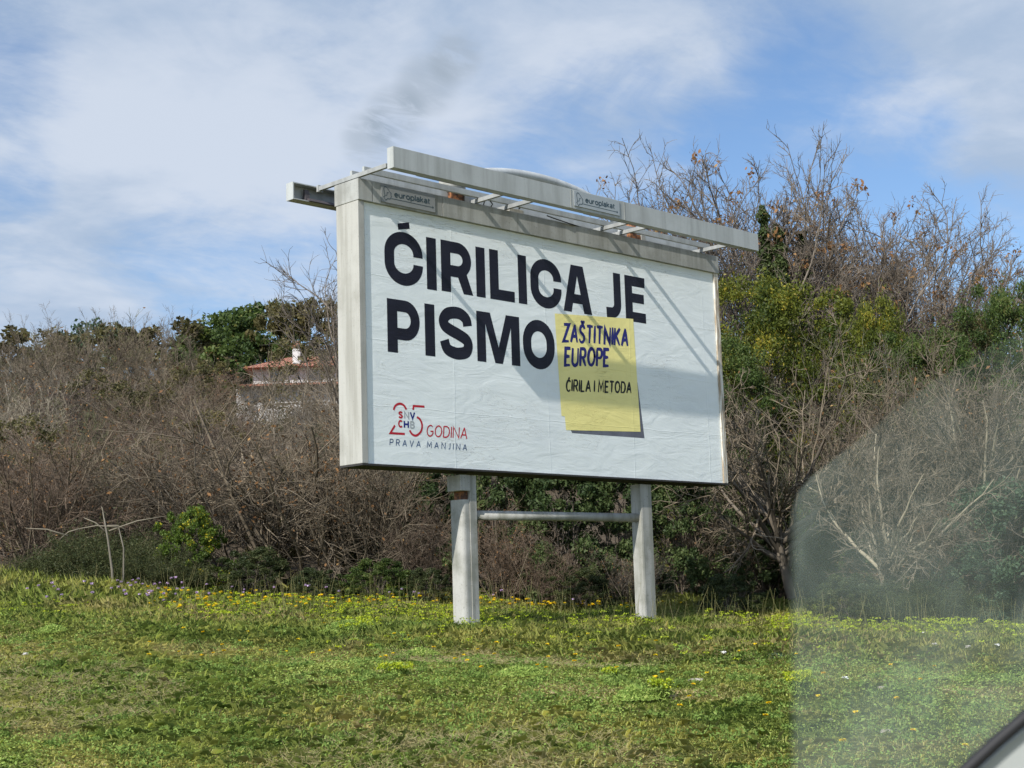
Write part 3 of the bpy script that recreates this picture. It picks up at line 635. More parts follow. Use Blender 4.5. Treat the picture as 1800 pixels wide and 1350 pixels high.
        # clumps of small leaves over an uneven dome, with gaps
        H = 1.0; nc = {'evergreen': 170, 'mound': 150, 'far': 90, 'sparse': 80}[kind]
        th = rg.uniform(0, 2 * math.pi, nc); ph = rg.random(nc); rr = rg.uniform(0.55, 1.0, nc) ** 0.6
        lump = 1 + 0.30 * np.sin(th * 3 + seed) * np.sin(ph * 5 + seed * 2) + 0.12 * np.sin(th * 7 + seed)
        z = ph ** 0.85; prof = np.sqrt(np.clip(1 - (z * 0.98) ** 2.4, 0.02, 1)) if kind != 'far' else np.sqrt(np.clip(1 - ((z - 0.55) / 0.47) ** 2, 0.02, 1))
        if kind == 'far': z = 0.2 + 0.8 * z; prof = np.sqrt(np.clip(1 - ((z - 0.58) / 0.44) ** 2, 0.02, 1))
        C = np.stack([np.cos(th) * prof * rr * 0.5 * lump, np.sin(th) * prof * rr * 0.5 * lump, z * (0.92 + 0.08 * lump)], 1)
        nl = {'evergreen': 330, 'mound': 150, 'far': 150, 'sparse': 90}[kind]; rc = rg.uniform(0.035, 0.085, nc) * {'evergreen': 1, 'mound': 1.15, 'far': 1.25, 'sparse': 1.2}[kind]
        tone = np.clip(np.repeat(rg.uniform(0, 0.8, nc), nl) + rg.normal(0, 0.22, nc * nl), 0, 1)
        O = nrm(rg.normal(0, 1, (nc * nl, 3))) * (rg.random(nc * nl) ** 0.45)[:, None] * np.repeat(rc, nl)[:, None] * np.array([1, 1, 0.8])
        if kind == 'evergreen': O[:, 2] *= rg.choice([0.8, 2.0], len(O), p=[0.8, 0.2])
        Q = np.repeat(C, nl, 0) + O
        q.parts.append(('foliage', leaves(Q, {'evergreen': 0.0075, 'mound': 0.014, 'far': 0.017, 'sparse': 0.012}[kind], rg, 0.35, tone, 2.6 if kind == 'evergreen' else 1.7), 'leaf'))
        n = 7; a = rg.uniform(0, 6.3, n); D0 = np.stack([np.cos(a) * .35, np.sin(a) * .35, np.ones(n)], 1); L0 = np.full(n, 0.72)
        l0 = grow(rg, np.zeros((n, 3)) + [0, 0, -0.03], D0, L0, np.full(n, 0.008), 6, 0.1, 0.04); a1 = sprout(rg, *l0, L0, 9, 0.2, 1, 0.3, 1.1, 0.45, 0.6, 0.003); l1 = grow(rg, *a1, 5, 0.15, 0.03)
        a2 = sprout(rg, *l1, a1[2], 4, 0.2, 1, 0.3, 1.0, 0.5, 0.6, 0.0015); l2 = grow(rg, *a2, 3, 0.15, 0.03)
        q.parts.append(('stems', tubes([l0, l1, l2], 4, rg), 'wood'))
    elif kind == 'brush':            # low fine upright brush
        n = 420; a = rg.uniform(0, 6.3, n); r = np.sqrt(rg.random(n)) * 0.5
        P0 = np.stack([np.cos(a) * r, np.sin(a) * r, np.full(n, -0.05)], 1); D0 = np.stack([np.cos(a) * r * 1.6 + rg.normal(0, .35, n), np.sin(a) * r * 1.3 + rg.normal(0, .18, n), np.ones(n)], 1)
        L0 = rg.uniform(0.45, 1.0, n) * (1.05 - 0.7 * r); l0 = grow(rg, P0, D0, L0, np.full(n, 0.0045), 6, 0.12, 0.0)
        a1 = sprout(rg, *l0, L0, 7, 0.25, 1, 0.2, 0.9, 0.35, 0.7, 0.0028); l1 = grow(rg, *a1, 3, 0.15, 0.02)
        q.parts.append(('stems', tubes([l0, l1], 3, rg), 'twig'))
        E = np.concatenate([l1[0][:, k] for k in (1, 2, 3)]); q.parts.append(('foliage', leaves(np.repeat(E, 9, 0) + rg.normal(0, 0.022, (len(E) * 9, 3)), 0.013, rg, 0, None, 2.6), 'leaf'))
    allz = []
    for nm, me, ro in q.parts:
        co = np.empty(len(me.vertices) * 3, np.float32); me.vertices.foreach_get('co', co); allz.append(co[2::3])
    q.h = float(np.percentile(np.concatenate(allz), 99.8)); q.off = (0.0, 0.0)
    if kind in ('tree', 'open'):
        co = np.empty(len(q.parts[1][1].vertices) * 3, np.float32); q.parts[1][1].vertices.foreach_get('co', co); co = co.reshape(-1, 3)
        c_ = co[co[:, 2] > q.h * 0.8].mean(0); q.off = (float(c_[0]), float(c_[1]))
    return q
PROTO = {}
for kind, seeds in (('thicket', (1, 2, 3, 4, 5)), ('tree', (11, 12, 13)), ('open', (15,)), ('leaning', (21, 22)), ('evergreen', (31, 32)), ('mound', (41, 42)), ('far', (51, 52)), ('brush', (61,)), ('sparse', (71,))):
    PROTO[kind] = [make_proto(s_, kind) for s_ in seeds]
_mesh_cache = {}
def plant(name, kind, var, s, px, ytop, label, cat, group=None, mats=None, width=1.0, rz=None, no=(), base=None, hmul=1.0):
    """a plant s metres away on the bearing of photo column px, as tall as needed to reach row ytop"""
    q = PROTO[kind][var % len(PROTO[kind])]
    t = (px - 900) / F_PX * s * 0.99; x, y = fr(s, t); z0 = float(gz(x, y)) if base is None else base
    ztop = CAM[2] + (1069 - (px - 900) * 0.0307 - ytop) / F_PX * s * 1.01
    H = max(0.25, ztop - z0) * hmul
    k = H / q.h; rg = np.random.default_rng(int(px * 7 + s * 131 + var))
    r_ = empty(name, (x, y, z0), rg.uniform(0, 6.28) if rz is None else rz)
    k0 = k * width; r_.location.x -= k0 * (math.cos(r_.rotation_euler[2]) * q.off[0] - math.sin(r_.rotation_euler[2]) * q.off[1]); r_.location.y -= k0 * (math.sin(r_.rotation_euler[2]) * q.off[0] + math.cos(r_.rotation_euler[2]) * q.off[1])
    unit = kind in ('evergreen', 'mound', 'far', 'brush', 'sparse')
    wf = width * (1.0 if unit else 1.0)
    r_.scale = (k * wf, k * wf, k)
    tag(r_, label, cat, group)
    mats = mats or {}
    dm = {'wood': M_bark, 'twig': M_twig, 'dead': M_dead, 'leaf': M_dg}; dm.update(mats)
    for nm, me, role in q.parts:
        if role in no: continue
        key = (me.name, dm[role].name)
        if key not in _mesh_cache:
            m2 = me if not me.materials else me.copy()
            if not m2.materials: m2.materials.append(dm[role])
            else: m2.materials[0] = dm[role]
            _mesh_cache[key] = m2
        o = bpy.data.objects.new(nm, _mesh_cache[key]); COL.objects.link(o); o.parent = r_
    return r_

# --- hillside thicket, left and behind the board (scattered, far to near)
rg = np.random.default_rng(5)
TH_L = 'bare grey-brown shrub in the tangled thicket left of the billboard'
TH_B = 'bare brown shrub in the mass of thicket climbing the slope behind the billboard'
TH_R = 'bare twiggy shrub in the thicket right of the billboard'
def skyline(px):   # highest row the thicket reaches in the photo
    return float(np.interp(px, [0, 200, 300, 420, 600, 800, 1250, 1450, 1700, 1800], [585, 600, 600, 640, 600, 600, 560, 560, 560, 540]))
for s in (78, 66, 56, 48, 41, 35, 30, 26, 23):
    step = 150 if s > 40 else 165
    for px in np.arange(-60 + (s * 37) % 90, 1900, step):
        if px > 1300 and s > 40: continue
        if 720 < px < 1180 and s < 40: continue
        sk = skyline(px) + rg.uniform(-5, 40)
        f = {78: 0, 66: 10, 56: 22, 48: 35, 41: 50, 35: 72, 30: 100, 26: 140, 23: 190}[s]
        if 370 < px < 640 and s > 25: f = max(f, 60) + (8 if s < 70 else 10)
        lab, grp = (TH_L, 'thicket shrubs left of the billboard') if px < 600 else (TH_R, 'thicket shrubs right of the billboard') if px > 1240 else (TH_B, 'thicket shrubs behind the billboard')
        plant('bare_shrub', 'thicket', int(rg.integers(0, 5)), s + rg.uniform(-1.5, 1.5), px + rg.uniform(-30, 30), sk + f, lab, 'shrub', grp,
              dict(zip(('wood', 'twig'), [(M_twig_g, M_twig), (M_twig, M_twig_r), (M_twig_d, M_twig_o), (M_twig_g, M_twig_g), (M_twig_d, M_twig_d)][int(rg.choice(5, p=[.34, .16, .20, .18, .12]))])), width=rg.uniform(1.0, 1.35) * (1.0 if s < 40 else 1.25), no=() if rg.random() < 0.5 else ('dead',))
for px, yt, s, v in ((430, 640, 44, 0), (478, 615, 40, 0), (535, 600, 42, 0), (590, 560, 38, 0)):
    plant('bare_tree', 'open', v, s, px, yt, 'slender leafless tree screening the tiled-roof house', 'tree', 'leafless trees in front of the house', {'wood': M_twig, 'twig': M_twig}, width=0.9, no=('dead',))
for px, yt, s, wd, lab in ((30, 735, 22.5, 1.0, 'olive-green bush halfway up the thicket at the left edge'), (560, 585, 60, 1.2, 'olive bush above the house roof beside the billboard'), (330, 640, 52, 1.3, 'dull olive bush amid the thicket below the dark evergreens'),
                     (150, 660, 40, 1.2, 'dull olive bush in the middle of the thicket at far left'), (470, 900, 20.5, 0.9, 'olive shrub low down behind the large grey shrub'), (230, 850, 22, 1.0, 'olive shrub low in the left thicket'), (90, 820, 24, 1.2, 'olive bush behind the reddish shrub at the left edge'), (350, 730, 30, 1.3, 'olive bush in the thicket above the yellow-flowered bush'), (250, 690, 45, 1.3, 'olive bush high in the thicket under the brown-green treetop'), (520, 800, 23, 1.1, 'dull green bush inside the large grey shrub by the board')):
    plant('olive_bush', 'sparse', 0, s, px, yt, lab, 'bush', 'olive bushes in the left thicket', {'leaf': M_olive, 'wood': M_twig}, width=wd)
# --- dark evergreens on the left skyline
for px, yt, s, m, wd, lab in ((385, 565, 84, M_dg, 1.1, 'low round dark evergreen at the left end of the dark green skyline clump'), (448, 543, 86, M_dg, 1.0, 'tallest round dark evergreen on the left skyline, above the tiled roof'),
                     (415, 590, 80, M_dg, 1.0, 'small dark evergreen in front of the skyline clump above the tiled roof'),
                     (524, 531, 82, M_olive, 0.75, 'round brownish-green treetop on the skyline just left of the billboard'), (592, 556, 84, M_olive, 0.8, 'olive treetop on the skyline touching the left edge of the billboard'),
                     (160, 574, 92, M_bg, 0.8, 'small bluish evergreen treetop poking above the thicket at far left'), (182, 578, 94, M_bg, 0.6, 'narrow bluish evergreen treetop right beside another one at far left'),
                     (262, 572, 84, M_olive, 1.3, 'broad dull brown-green treetop on the skyline at left'), (20, 592, 90, M_olive, 1.5, 'olive treetop on the skyline at the left edge of the view'),
                     (335, 598, 88, M_dg, 0.8, 'low dark evergreen between the brown treetop and the dark skyline clump')):
    plant('evergreen_tree', 'far', int(px) % 2, s, px, yt, lab, 'tree', 'evergreen trees on the left skyline', {'leaf': m}, width=wd)
# bare tips on the skyline
for px, yt, s, v in ((30, 555, 60, 0), (105, 538, 62, 1), (230, 542, 64, 2), (290, 545, 62, 0)):
    plant('bare_tree', 'tree', v, s, px, yt, 'leafless tree whose bare tips stand above the left skyline', 'tree', 'leafless trees on the left skyline', {'wood': M_twig, 'twig': M_twig}, width=0.8, no=('dead',))
plant('bare_tree', 'open', 0, 30, 562, 392, 'tall thin leafless tree showing just left of the billboard edge', 'tree', None, {'wood': M_bark, 'twig': M_bark}, width=0.95)

# --- right: bare oaks with dead leaves
for px, yt, s, v, wd, lab in ((1165, 262, 27, 0, 0.85, 'slender oak behind the board, its thin top with brown leaf tufts above the trough'),
                          (1245, 250, 28, 1, 0.95, 'slim bare oak between the trough and the tallest oak'),
                          (1352, 214, 27, 2, 0.85, 'tallest bare oak, with clumps of withered leaves and ivy on its stem'),
                          (1462, 275, 28, 0, 0.95, 'bare oak just right of the tallest one'),
                          (1560, 345, 27, 1, 0.95, 'bare oak of middling height over the yellow-green bushes'),
                          (1640, 330, 29, 2, 0.85, 'broad bare oak with a rounded top at right'),
                          (1725, 350, 28, 0, 1.0, 'bare oak with an upright crown near the right edge'),
                          (1800, 425, 30, 1, 1.0, 'lower bare oak cut by the right edge'),
                          (1510, 345, 30, 2, 0.9, 'bare oak filling the gap between the tallest oaks and the middling one'), (1590, 375, 31, 0, 0.9, 'bare oak behind the broad rounded one'), (1690, 370, 31, 1, 0.9, 'bare oak between the rounded and the upright crowns'), (1400, 330, 29.5, 0, 0.8, 'bare oak pressed against the right side of the tallest one'), (1300, 330, 30, 2, 1.0, 'bare oak behind the right end of the trough'), (1420, 330, 31, 1, 1.0, 'bare oak half hidden behind the ivy-clad one')):
    plant('oak_tree', 'tree', v, s, px, yt, lab, 'tree', 'bare oaks right of the billboard', {'wood': M_bark, 'twig': M_bark}, width=wd)
# ivy on the oak stems
for px, y0, y1, s in ((1360, 350, 500, 26.6), (1385, 385, 500, 26.4), (1428, 400, 500, 27)):
    rgi = np.random.default_rng(px); t = (px - 900) / F_PX * s; x, y = fr(s, t)
    zt = CAM[2] + (1055 - y0) / F_PX * s; zb = CAM[2] + (1055 - y1 - 80) / F_PX * s; n = 5200; u = rgi.random(n)
    rad = 0.05 + 0.15 * u ** 1.5 + 0.07 * np.sin(u * 22 + px) ** 2
    a = rgi.uniform(0, 6.28, n); d = rad * rgi.random(n) ** 0.5
    C = np.stack([np.cos(a) * d + 0.06 * np.sin(u * 5), np.sin(a) * d, zt - zb - u * (zt - zb)], 1)
    o = link('ivy', leaves(C, 0.030, rgi), M_ivy); o.location = (x, y, zb)
    tag(o, {1360: 'tall column of ivy climbing the tallest oak', 1385: 'shorter ivy column just right of the tallest one', 1428: 'ivy cloaking the oak stem farthest right'}[px], 'ivy', 'ivy climbing the oaks')
# --- right: yellow-green evergreen bushes
for px, yt, s, wd, m, lab in ((1315, 492, 23.5, 0.75, M_yg, 'tall yellow-green evergreen bush directly beside the right edge of the billboard'),
                          (1395, 505, 23.0, 0.78, M_yg, 'yellow-green evergreen bush second from the billboard'),
                          (1475, 590, 23.5, 0.7, M_yg, 'lower yellow-green evergreen bush below the bare oaks'),
                          (1550, 525, 24.5, 0.5, M_yg, 'peaked yellow-green evergreen bush, farthest right of the yellow ones'),
                          (1640, 585, 23.5, 0.8, M_dg, 'dark green bush right of the yellow-green ones'),
                          (1735, 560, 25, 0.6, M_olive, 'tall dark green bush near the right edge'),
                          (1800, 500, 24.5, 0.65, M_dg, 'tall dark green bush cut by the right edge'),
                          (1250, 600, 22, 0.8, M_dg, 'dark bush mostly hidden behind the right end of the billboard')):
    plant('evergreen_bush', 'evergreen', int(px) % 2, s, px, yt, lab, 'bush', 'evergreen bushes right of the billboard', {'leaf': m}, width=wd)
for px, yt, s, wd, lab in ((1765, 850, 18.5, 1.15, 'blue-green leafy shrub low at the right edge'), (1700, 960, 18.2, 1.2, 'small blue-green shrub at the foot of the right-hand thicket'), (1480, 900, 20.5, 1.3, 'dark green undergrowth shrub beneath the leaning trees')):
    plant('leafy_shrub', 'mound', int(px) % 2, s, px, yt, lab, 'shrub', 'leafy shrubs at right', {'leaf': M_bg if px > 1600 else M_ivy}, width=wd)
# --- ivy and brambles below the board
for px, yt, s, wd, m, lab in ((880, 800, 19.6, 0.85, M_ivy, 'dark ivy-covered shrub behind the left post'), (985, 790, 19.3, 0.85, M_ivy, 'dark ivy-covered shrub midway between the posts'), (1085, 800, 19.8, 0.85, M_ivy, 'dark ivy-covered shrub behind the right post'),
                     (1185, 830, 20.0, 0.8, M_ivy, 'dark leafy shrub just right of the right post'), (770, 815, 20.3, 0.8, M_ivy, 'dark leafy shrub left of the left post'), (1290, 900, 20.6, 0.9, M_ivy, 'dark leafy shrub under the right corner of the billboard'),
                     (660, 860, 20.6, 0.9, M_broom, 'dull green shrub under the left corner of the billboard')):
    plant('ivy_shrub', 'mound', int(px) % 2, s, px, yt, lab, 'shrub', 'ivy-covered shrubs under the billboard', {'leaf': m}, width=wd)
# --- front row of bare shrubs
for px, yt, s, wd, v, m, lab in ((55, 745, 20.5, 1.1, 0, M_twig_r, 'reddish bare shrub at the left edge of the view'), (150, 760, 21.0, 1.0, 1, M_twig, 'bare shrub behind the forked pole'), (290, 750, 21.5, 1.0, 2, M_twig_r, 'reddish bare shrub behind the yellow-flowered bush'),
                          (420, 700, 20.6, 1.15, 3, M_twig, 'arching grey bare shrub left of the large one'), (535, 640, 20.3, 1.2, 4, M_twig, 'large grey bare shrub beside the left edge of the billboard'), (640, 760, 20.0, 1.0, 0, M_twig, 'bare shrub under the left corner of the billboard'),
                          (720, 870, 19.4, 1.0, 1, M_twig_r, 'low bare shrub left of the left post'), (870, 880, 18.9, 0.9, 2, M_twig_r, 'thin bare brambly shrub just right of the left post'), (950, 930, 18.7, 1.0, 3, M_twig_r, 'low brown bramble between the posts'),
                          (1250, 860, 20.4, 0.9, 4, M_twig, 'bare shrub right of the right post'), (1100, 960, 18.7, 1.1, 0, M_twig, 'low twiggy bramble in front of the right post background'),
                          (1340, 690, 21.8, 0.9, 1, M_twig_o, 'fine bare shrub overlapping the bush beside the billboard'), (1440, 610, 22.0, 0.8, 2, M_twig, 'tall bare shrub in front of the second yellow-green bush'), (1530, 600, 22.2, 0.8, 0, M_twig_o, 'bare shrub between the dark leaning tree and the peaked bush'),
                          (1590, 640, 21.5, 0.9, 1, M_twig, 'bare shrub in front of the farthest yellow-green bush'), (1740, 620, 20.8, 1.0, 2, M_twig, 'upright bare shrub near the right edge'), (1800, 640, 20.3, 1.0, 3, M_twig, 'bare shrub at the right edge'),
                          (1620, 900, 18.8, 1.3, 4, M_twig_r, 'low brown bare shrub at the foot of the right-hand thicket')):
    plant('bare_shrub', 'thicket', v, s, px, yt, lab, 'shrub', 'front row of bare shrubs', {'wood': M_twig, 'twig': m}, width=wd, no=('dead',) if v % 2 else ())
for px, yt, s, wd, v, rz, lab in ((1390, 600, 20.3, 0.85, 0, 0.6, 'dark spreading leafless tree with a forked leaning trunk right of the billboard'), (1500, 700, 18.7, 0.95, 1, 2.2, 'pale leafless tree leaning left, second trunk from the billboard'),
                              (1640, 640, 19.4, 1.0, 0, 3.4, 'pale leafless tree with long crooked limbs at right'), (1745, 600, 19.8, 0.9, 1, 5.1, 'pale-stemmed leafless tree near the right edge')):
    plant('bare_tree', 'leaning', v, s, px, yt, lab, 'tree', 'leafless trees with leaning trunks at right', {'wood': M_pale if px > 1400 else M_twig, 'twig': M_twig}, width=wd, rz=rz)
# --- green brush on the left
plant('flowering_bush', 'mound', 0, 18.9, 325, 895, 'bright green bush dotted with yellow blossom left of the billboard', 'bush', None, {'leaf': M_gg}, width=0.9)
for px, yt, s, wd, m, lab in ((190, 925, 19.2, 1.2, M_broom, 'fine dull-green brush behind the forked pole'), (100, 960, 19.6, 1.3, M_broom, 'low dull-green brush at far left'), (260, 960, 18.6, 1.1, M_broom, 'fine green brush just left of the yellow-flowered bush'),
                     (440, 965, 18.7, 1.4, M_broom, 'dark green brush right of the yellow-flowered bush'), (650, 985, 18.3, 1.6, M_dg, 'dark low brush at the grass edge left of the left post'), (540, 1000, 18.2, 1.4, M_broom, 'low dark brush under the large grey shrub'),
                     (740, 1000, 18.2, 1.3, M_broom, 'low dark brush touching the left post'), (1010, 1000, 18.3, 1.5, M_broom, 'low dark brush between the posts'), (1270, 1010, 18.2, 1.4, M_broom, 'low brown-green brush right of the right post'), (1480, 1010, 18.0, 1.4, M_broom, 'low green brush under the leaning trees'), (1600, 1010, 18.1, 1.4, M_broom, 'low green brush in the right-hand hollow')):
    plant('low_brush', 'brush' if px in (190, 100, 260, 1600) else 'mound', 0 if px in (190, 100, 260, 1600) else int(px) % 2, s, px, yt, lab, 'brush', 'low brush along the grass edge', {'leaf': m, 'twig': M_broomtwig}, width=wd * 1.1)
# forked pale pole on the left
t = (190 - 900) / F_PX * 17.8; x, y = fr(17.8, t); z0 = float(gz(x, y)); sp_ = empty('sapling', (x, y, z0))
tag(sp_, 'thin pale forked sapling with yellowish side branches at left', 'sapling')
u3 = Vector((RGT[0], RGT[1], 0))
def P3(a, h): return u3 * a + Vector((0, 0, h))
b = MB(); b.tube([P3(0.03, -0.1), P3(0.01, 0.35), P3(-0.04, 0.7), P3(-0.10, 1.02)], [0.018, 0.016, 0.013, 0.008], 6); b.tube([P3(0.13, -0.1), P3(0.14, 0.3), P3(0.14, 0.6), P3(0.08, 0.84)], [0.012, 0.011, 0.010, 0.006], 6)
b.build('stem', M_pale, sp_)
b = MB()
for a0, h0, a1, h1 in ((0.08, 0.84, -0.42, 0.83), (-0.03, 0.80, 0.62, 0.95), (-0.05, 0.78, -0.32, 0.96), (-0.08, 0.95, -0.14, 1.12), (-0.05, 0.86, 0.18, 0.80), (-0.38, 0.83, -0.60, 0.72), (-0.5, 0.76, -0.98, 0.86)):
    b.tube([P3(a0, h0), P3((a0 + a1) / 2, (h0 + h1) / 2 + 0.03), P3(a1, h1)], [0.010, 0.008, 0.004], 5)
b.build('side_branches', M_pale, sp_)

# ------------------------------------------------------------------ house on the hill
s = 70; hx, hy = fr(s, (492 - 900) / F_PX * s); hz = CAM[2] + (1081 - 697) / F_PX * s
hs = empty('house', (hx, hy, hz), -0.779404)
tag(hs, 'white house with orange tiled roof and white chimney glimpsed through the bare shrubs', 'house')
M_wall = pmat('white render', lambda t, o: t.mix(t.rng(t.noise(o, 1.5, 4), 0.4, 0.7), (0.50, 0.485, 0.47), (0.40, 0.38, 0.36)), 0.85)
M_tile = pmat('terracotta tiles', lambda t, o: t.mix(t.rng(t.noise(sc(t, o, (5, 2, 2)), 2.0, 5), 0.35, 0.65), (0.24, 0.095, 0.06), (0.36, 0.17, 0.115)), 0.8, 0.2,
              lambda t, o: (t.n('ShaderNodeTexWave', inp={'Vector': o, 'Scale': 2.4}).outputs[1], 0.7, 0.06))
M_pane2 = pmat('brown window frame', lambda t, o: (0.16, 0.11, 0.08), 0.6)
M_pane = pmat('dark window glass', lambda t, o: (0.03, 0.035, 0.04), 0.15, 0.6)
k = s / F_PX     # metres per photo pixel at the house
def hb(x0, x1, y0, y1, z0, z1): return MB().box(x0, x1, y0, y1, z0, z1)
hb(-84 * k, 330 * k, 0.3, 7.0, -1.2, 24 * k).build('lower_wall', M_wall, hs)
hb(-62 * k, 300 * k, 1.6, 7.0, 34 * k, 62 * k).build('upper_wall', M_wall, hs)
b = MB(); v = [(-90 * k, -0.4, 22 * k), (330 * k, -0.4, 22 * k), (330 * k, 1.9, 36 * k), (-70 * k, 1.9, 36 * k), (-90 * k, -0.4, 19 * k), (330 * k, -0.4, 19 * k), (330 * k, 1.9, 33 * k), (-70 * k, 1.9, 33 * k)]
vv = [b.b.verts.new(p) for p in v]
for f in ((0, 1, 2, 3), (7, 6, 5, 4), (0, 4, 5, 1), (3, 2, 6, 7), (0, 3, 7, 4), (1, 5, 6, 2)): b.b.faces.new([vv[i] for i in f])
b.build('porch_roof', M_tile, hs)
b = MB(); v = [(-78 * k, 1.0, 61 * k), (310 * k, 1.0, 61 * k), (310 * k, 8.0, 61 * k), (-78 * k, 8.0, 61 * k), (-15 * k, 4.5, 100 * k), (250 * k, 4.5, 100 * k)]
vv = [b.b.verts.new(p) for p in v]
for f in ((0, 1, 5, 4), (1, 2, 5), (2, 3, 4, 5), (3, 0, 4), (3, 2, 1, 0)): b.b.faces.new([vv[i] for i in f])
roof = b.build('roof', M_tile, hs)
ch = hb(8 * k, 22 * k, 1.9, 2.35, 60 * k, 100 * k).build('chimney', M_wall, roof)
hb(7 * k, 21 * k, 1.87, 2.38, 100 * k + 0.003, 113 * k).build('chimney_cap', M_tile, roof)
for x0 in (-30, 40, 95):
    hb((x0 - 2) * k, (x0 + 24) * k, 1.585, 1.599, 36 * k, 58 * k).build('window_frame', M_pane2, hs)
    w0 = hb(x0 * k, (x0 + 22) * k, 1.56, 1.584, 38 * k, 56 * k).build('window', M_pane, hs)

# ------------------------------------------------------------------ turf: blades, small leaves, flowers
rg = np.random.default_rng(77)
def scatter(n, s0, s1, bias=1.0, margin=1.10):
    """random spots inside the wedge of field the photo can see"""
    u = rg.random(int(n * 1.0)); s = s0 + (s1 - s0) * u ** bias
    half = s * 0.33 * margin + 0.25
    t = rg.uniform(-1, 1, len(s)) * half
    return s, t
def vnoise(x, y, f, seed):
    r = np.random.default_rng(seed); v = 0
    for i in range(6):
        a = r.uniform(0, 6.28); k = f * r.uniform(0.6, 1.7); v = v + np.sin((x * math.cos(a) + y * math.sin(a)) * k + r.uniform(0, 6.28) + 0.9 * np.sin((x * math.sin(a) - y * math.cos(a)) * k * 0.7))
    return v / 2.6
# where the verge is left unmown, weeds stand taller
def tall(s, t):
    e = 12.3 + 0.25 * np.sin(t * 1.3) + np.interp(t, [-6, -3, 0, 2, 6], [1.2, 0.9, -0.1, -0.8, -0.4])
    return np.clip((s - e) / 1.3, 0, 1)
s, t = scatter(660000, 6.0, 19.6, 0.9); x, y = fr(s, t); tl = tall(s, t); pn = vnoise(x, y, 1.6, 3); dr = vnoise(x, y, 1.1, 9) + 0.5 * vnoise(x, y, 5, 4)
keep = rg.random(len(s)) < np.clip(0.95 - 0.55 * (dr > 0.9), 0, 1); s, t, x, y, tl, pn, dr = [a[keep] for a in (s, t, x, y, tl, pn, dr)]
n = len(s); z = gz(x, y)
h = (0.022 + 0.022 * rg.random(n) + 0.014 * np.clip(pn, -1, 1.5)) * (1 + 0.9 * (rg.random(n) < 0.02)) + tl * (0.03 + 0.12 * rg.random(n) ** 2)
h = np.clip(h, 0.010, 0.32)
left_tall = np.clip((-t - 3.2) / 1.5, 0, 1) * np.clip((s - 15.5) / 1.5, 0, 1); h = h + left_tall * 0.22 * rg.random(n)
a = rg.uniform(0, 6.28, n); lean = rg.uniform(0.3, 1.5, n) * (1 - 0.45 * tl); wv = rg.uniform(0.0012, 0.0024, n) * (1 + 0.3 * tl)
b_ = np.stack([x, y, z - 0.004], 1); ca, sa = np.cos(a), np.sin(a)
side_ = np.stack([-sa, ca, 0 * a], 1) * wv[:, None]
mid = b_ + np.stack([ca * lean * h * 0.35, sa * lean * h * 0.35, h * 0.62], 1); tip = b_ + np.stack([ca * lean * h * 1.0, sa * lean * h * 1.0, h * np.clip(1 - 0.36 * lean, 0.3, 1)], 1)
V = np.stack([b_ - side_, b_ + side_, mid + side_ * 0.8, tip, mid - side_ * 0.8], 1).reshape(-1, 3)
tone = np.clip(0.45 + 0.20 * dr + rg.normal(0, 0.16, n), 0, 1)
M_grass = None
def grass_mat():
    m = bpy.data.materials.new('grass blades'); m.use_nodes = True; t = NT(m.node_tree)
    at = t.n('ShaderNodeAttribute', attribute_name='tone').outputs['Fac']; o = t.n('ShaderNodeTexCoord').outputs['Object']
    big, mid, dry = patch_nodes(t, o)
    a = t.mix(t.rng(mid, 0.35, 0.65), (0.27, 0.36, 0.080), (0.42, 0.48, 0.12))
    a = t.mix(t.rng(big, 0.42, 0.62), a, (0.54, 0.53, 0.16))
    a = t.mix(t.rng(at, 0.68, 1.0), a, (0.58, 0.48, 0.24))
    a = t.mix(t.rng(dry, 0.52, 0.64, 0, 0.75), a, (0.62, 0.54, 0.25))
    a = t.mix(t.rng(at, 0.0, 0.5, 0.30, 0.0), a, (0.15, 0.26, 0.06))
    b = t.n('ShaderNodeBsdfPrincipled', inp={'Base Color': a, 'Roughness': 0.7, 'Specular IOR Level': 0.12})
    tr = t.n('ShaderNodeBsdfTranslucent', inp={'Color': a}); mx = t.n('ShaderNodeMixShader', inp={0: 0.45, 1: b.outputs[0], 2: tr.outputs[0]})
    ou = t.n('ShaderNodeOutputMaterial'); t.link(mx.outputs[0], ou.inputs[0]); return m
M_grass = grass_mat()
g = link('grass', npmesh('grass', V, np.arange(n * 5).reshape(n, 5), np.repeat(tone, 5)), M_grass); tag(g, 'short mown grass, taller and weedy near the thicket', 'grass', kind='stuff')
# clover-like ground leaves
s, t = scatter(300000, 6.0, 18.6, 0.85); x, y = fr(s, t); pn = vnoise(x, y, 2.3, 21) + 0.6 * vnoise(x, y, 7, 22); keep = rg.random(len(s)) < np.clip(0.45 + 0.4 * pn, 0.05, 1)
s, t, x, y = s[keep], t[keep], x[keep], y[keep]; tl = tall(s, t); n = len(s)
C = np.stack([x, y, gz(x, y) + 0.008 + 0.022 * rg.random(n) + tl * 0.09 * rg.random(n)], 1)
M_clover = leaf('ground weed leaves', (0.17, 0.28, 0.06), (0.31, 0.41, 0.10), (0.46, 0.50, 0.16), 0.4, 0.8)
g = link('ground_weeds', leaves(C, 0.0085, rg, 2.0, np.clip(0.4 + 0.25 * vnoise(x, y, 3, 30) + rg.normal(0, 0.2, n), 0, 1), 1.5), M_clover); tag(g, 'low broad-leaved weeds and clover mixed through the grass', 'ground cover', kind='stuff')
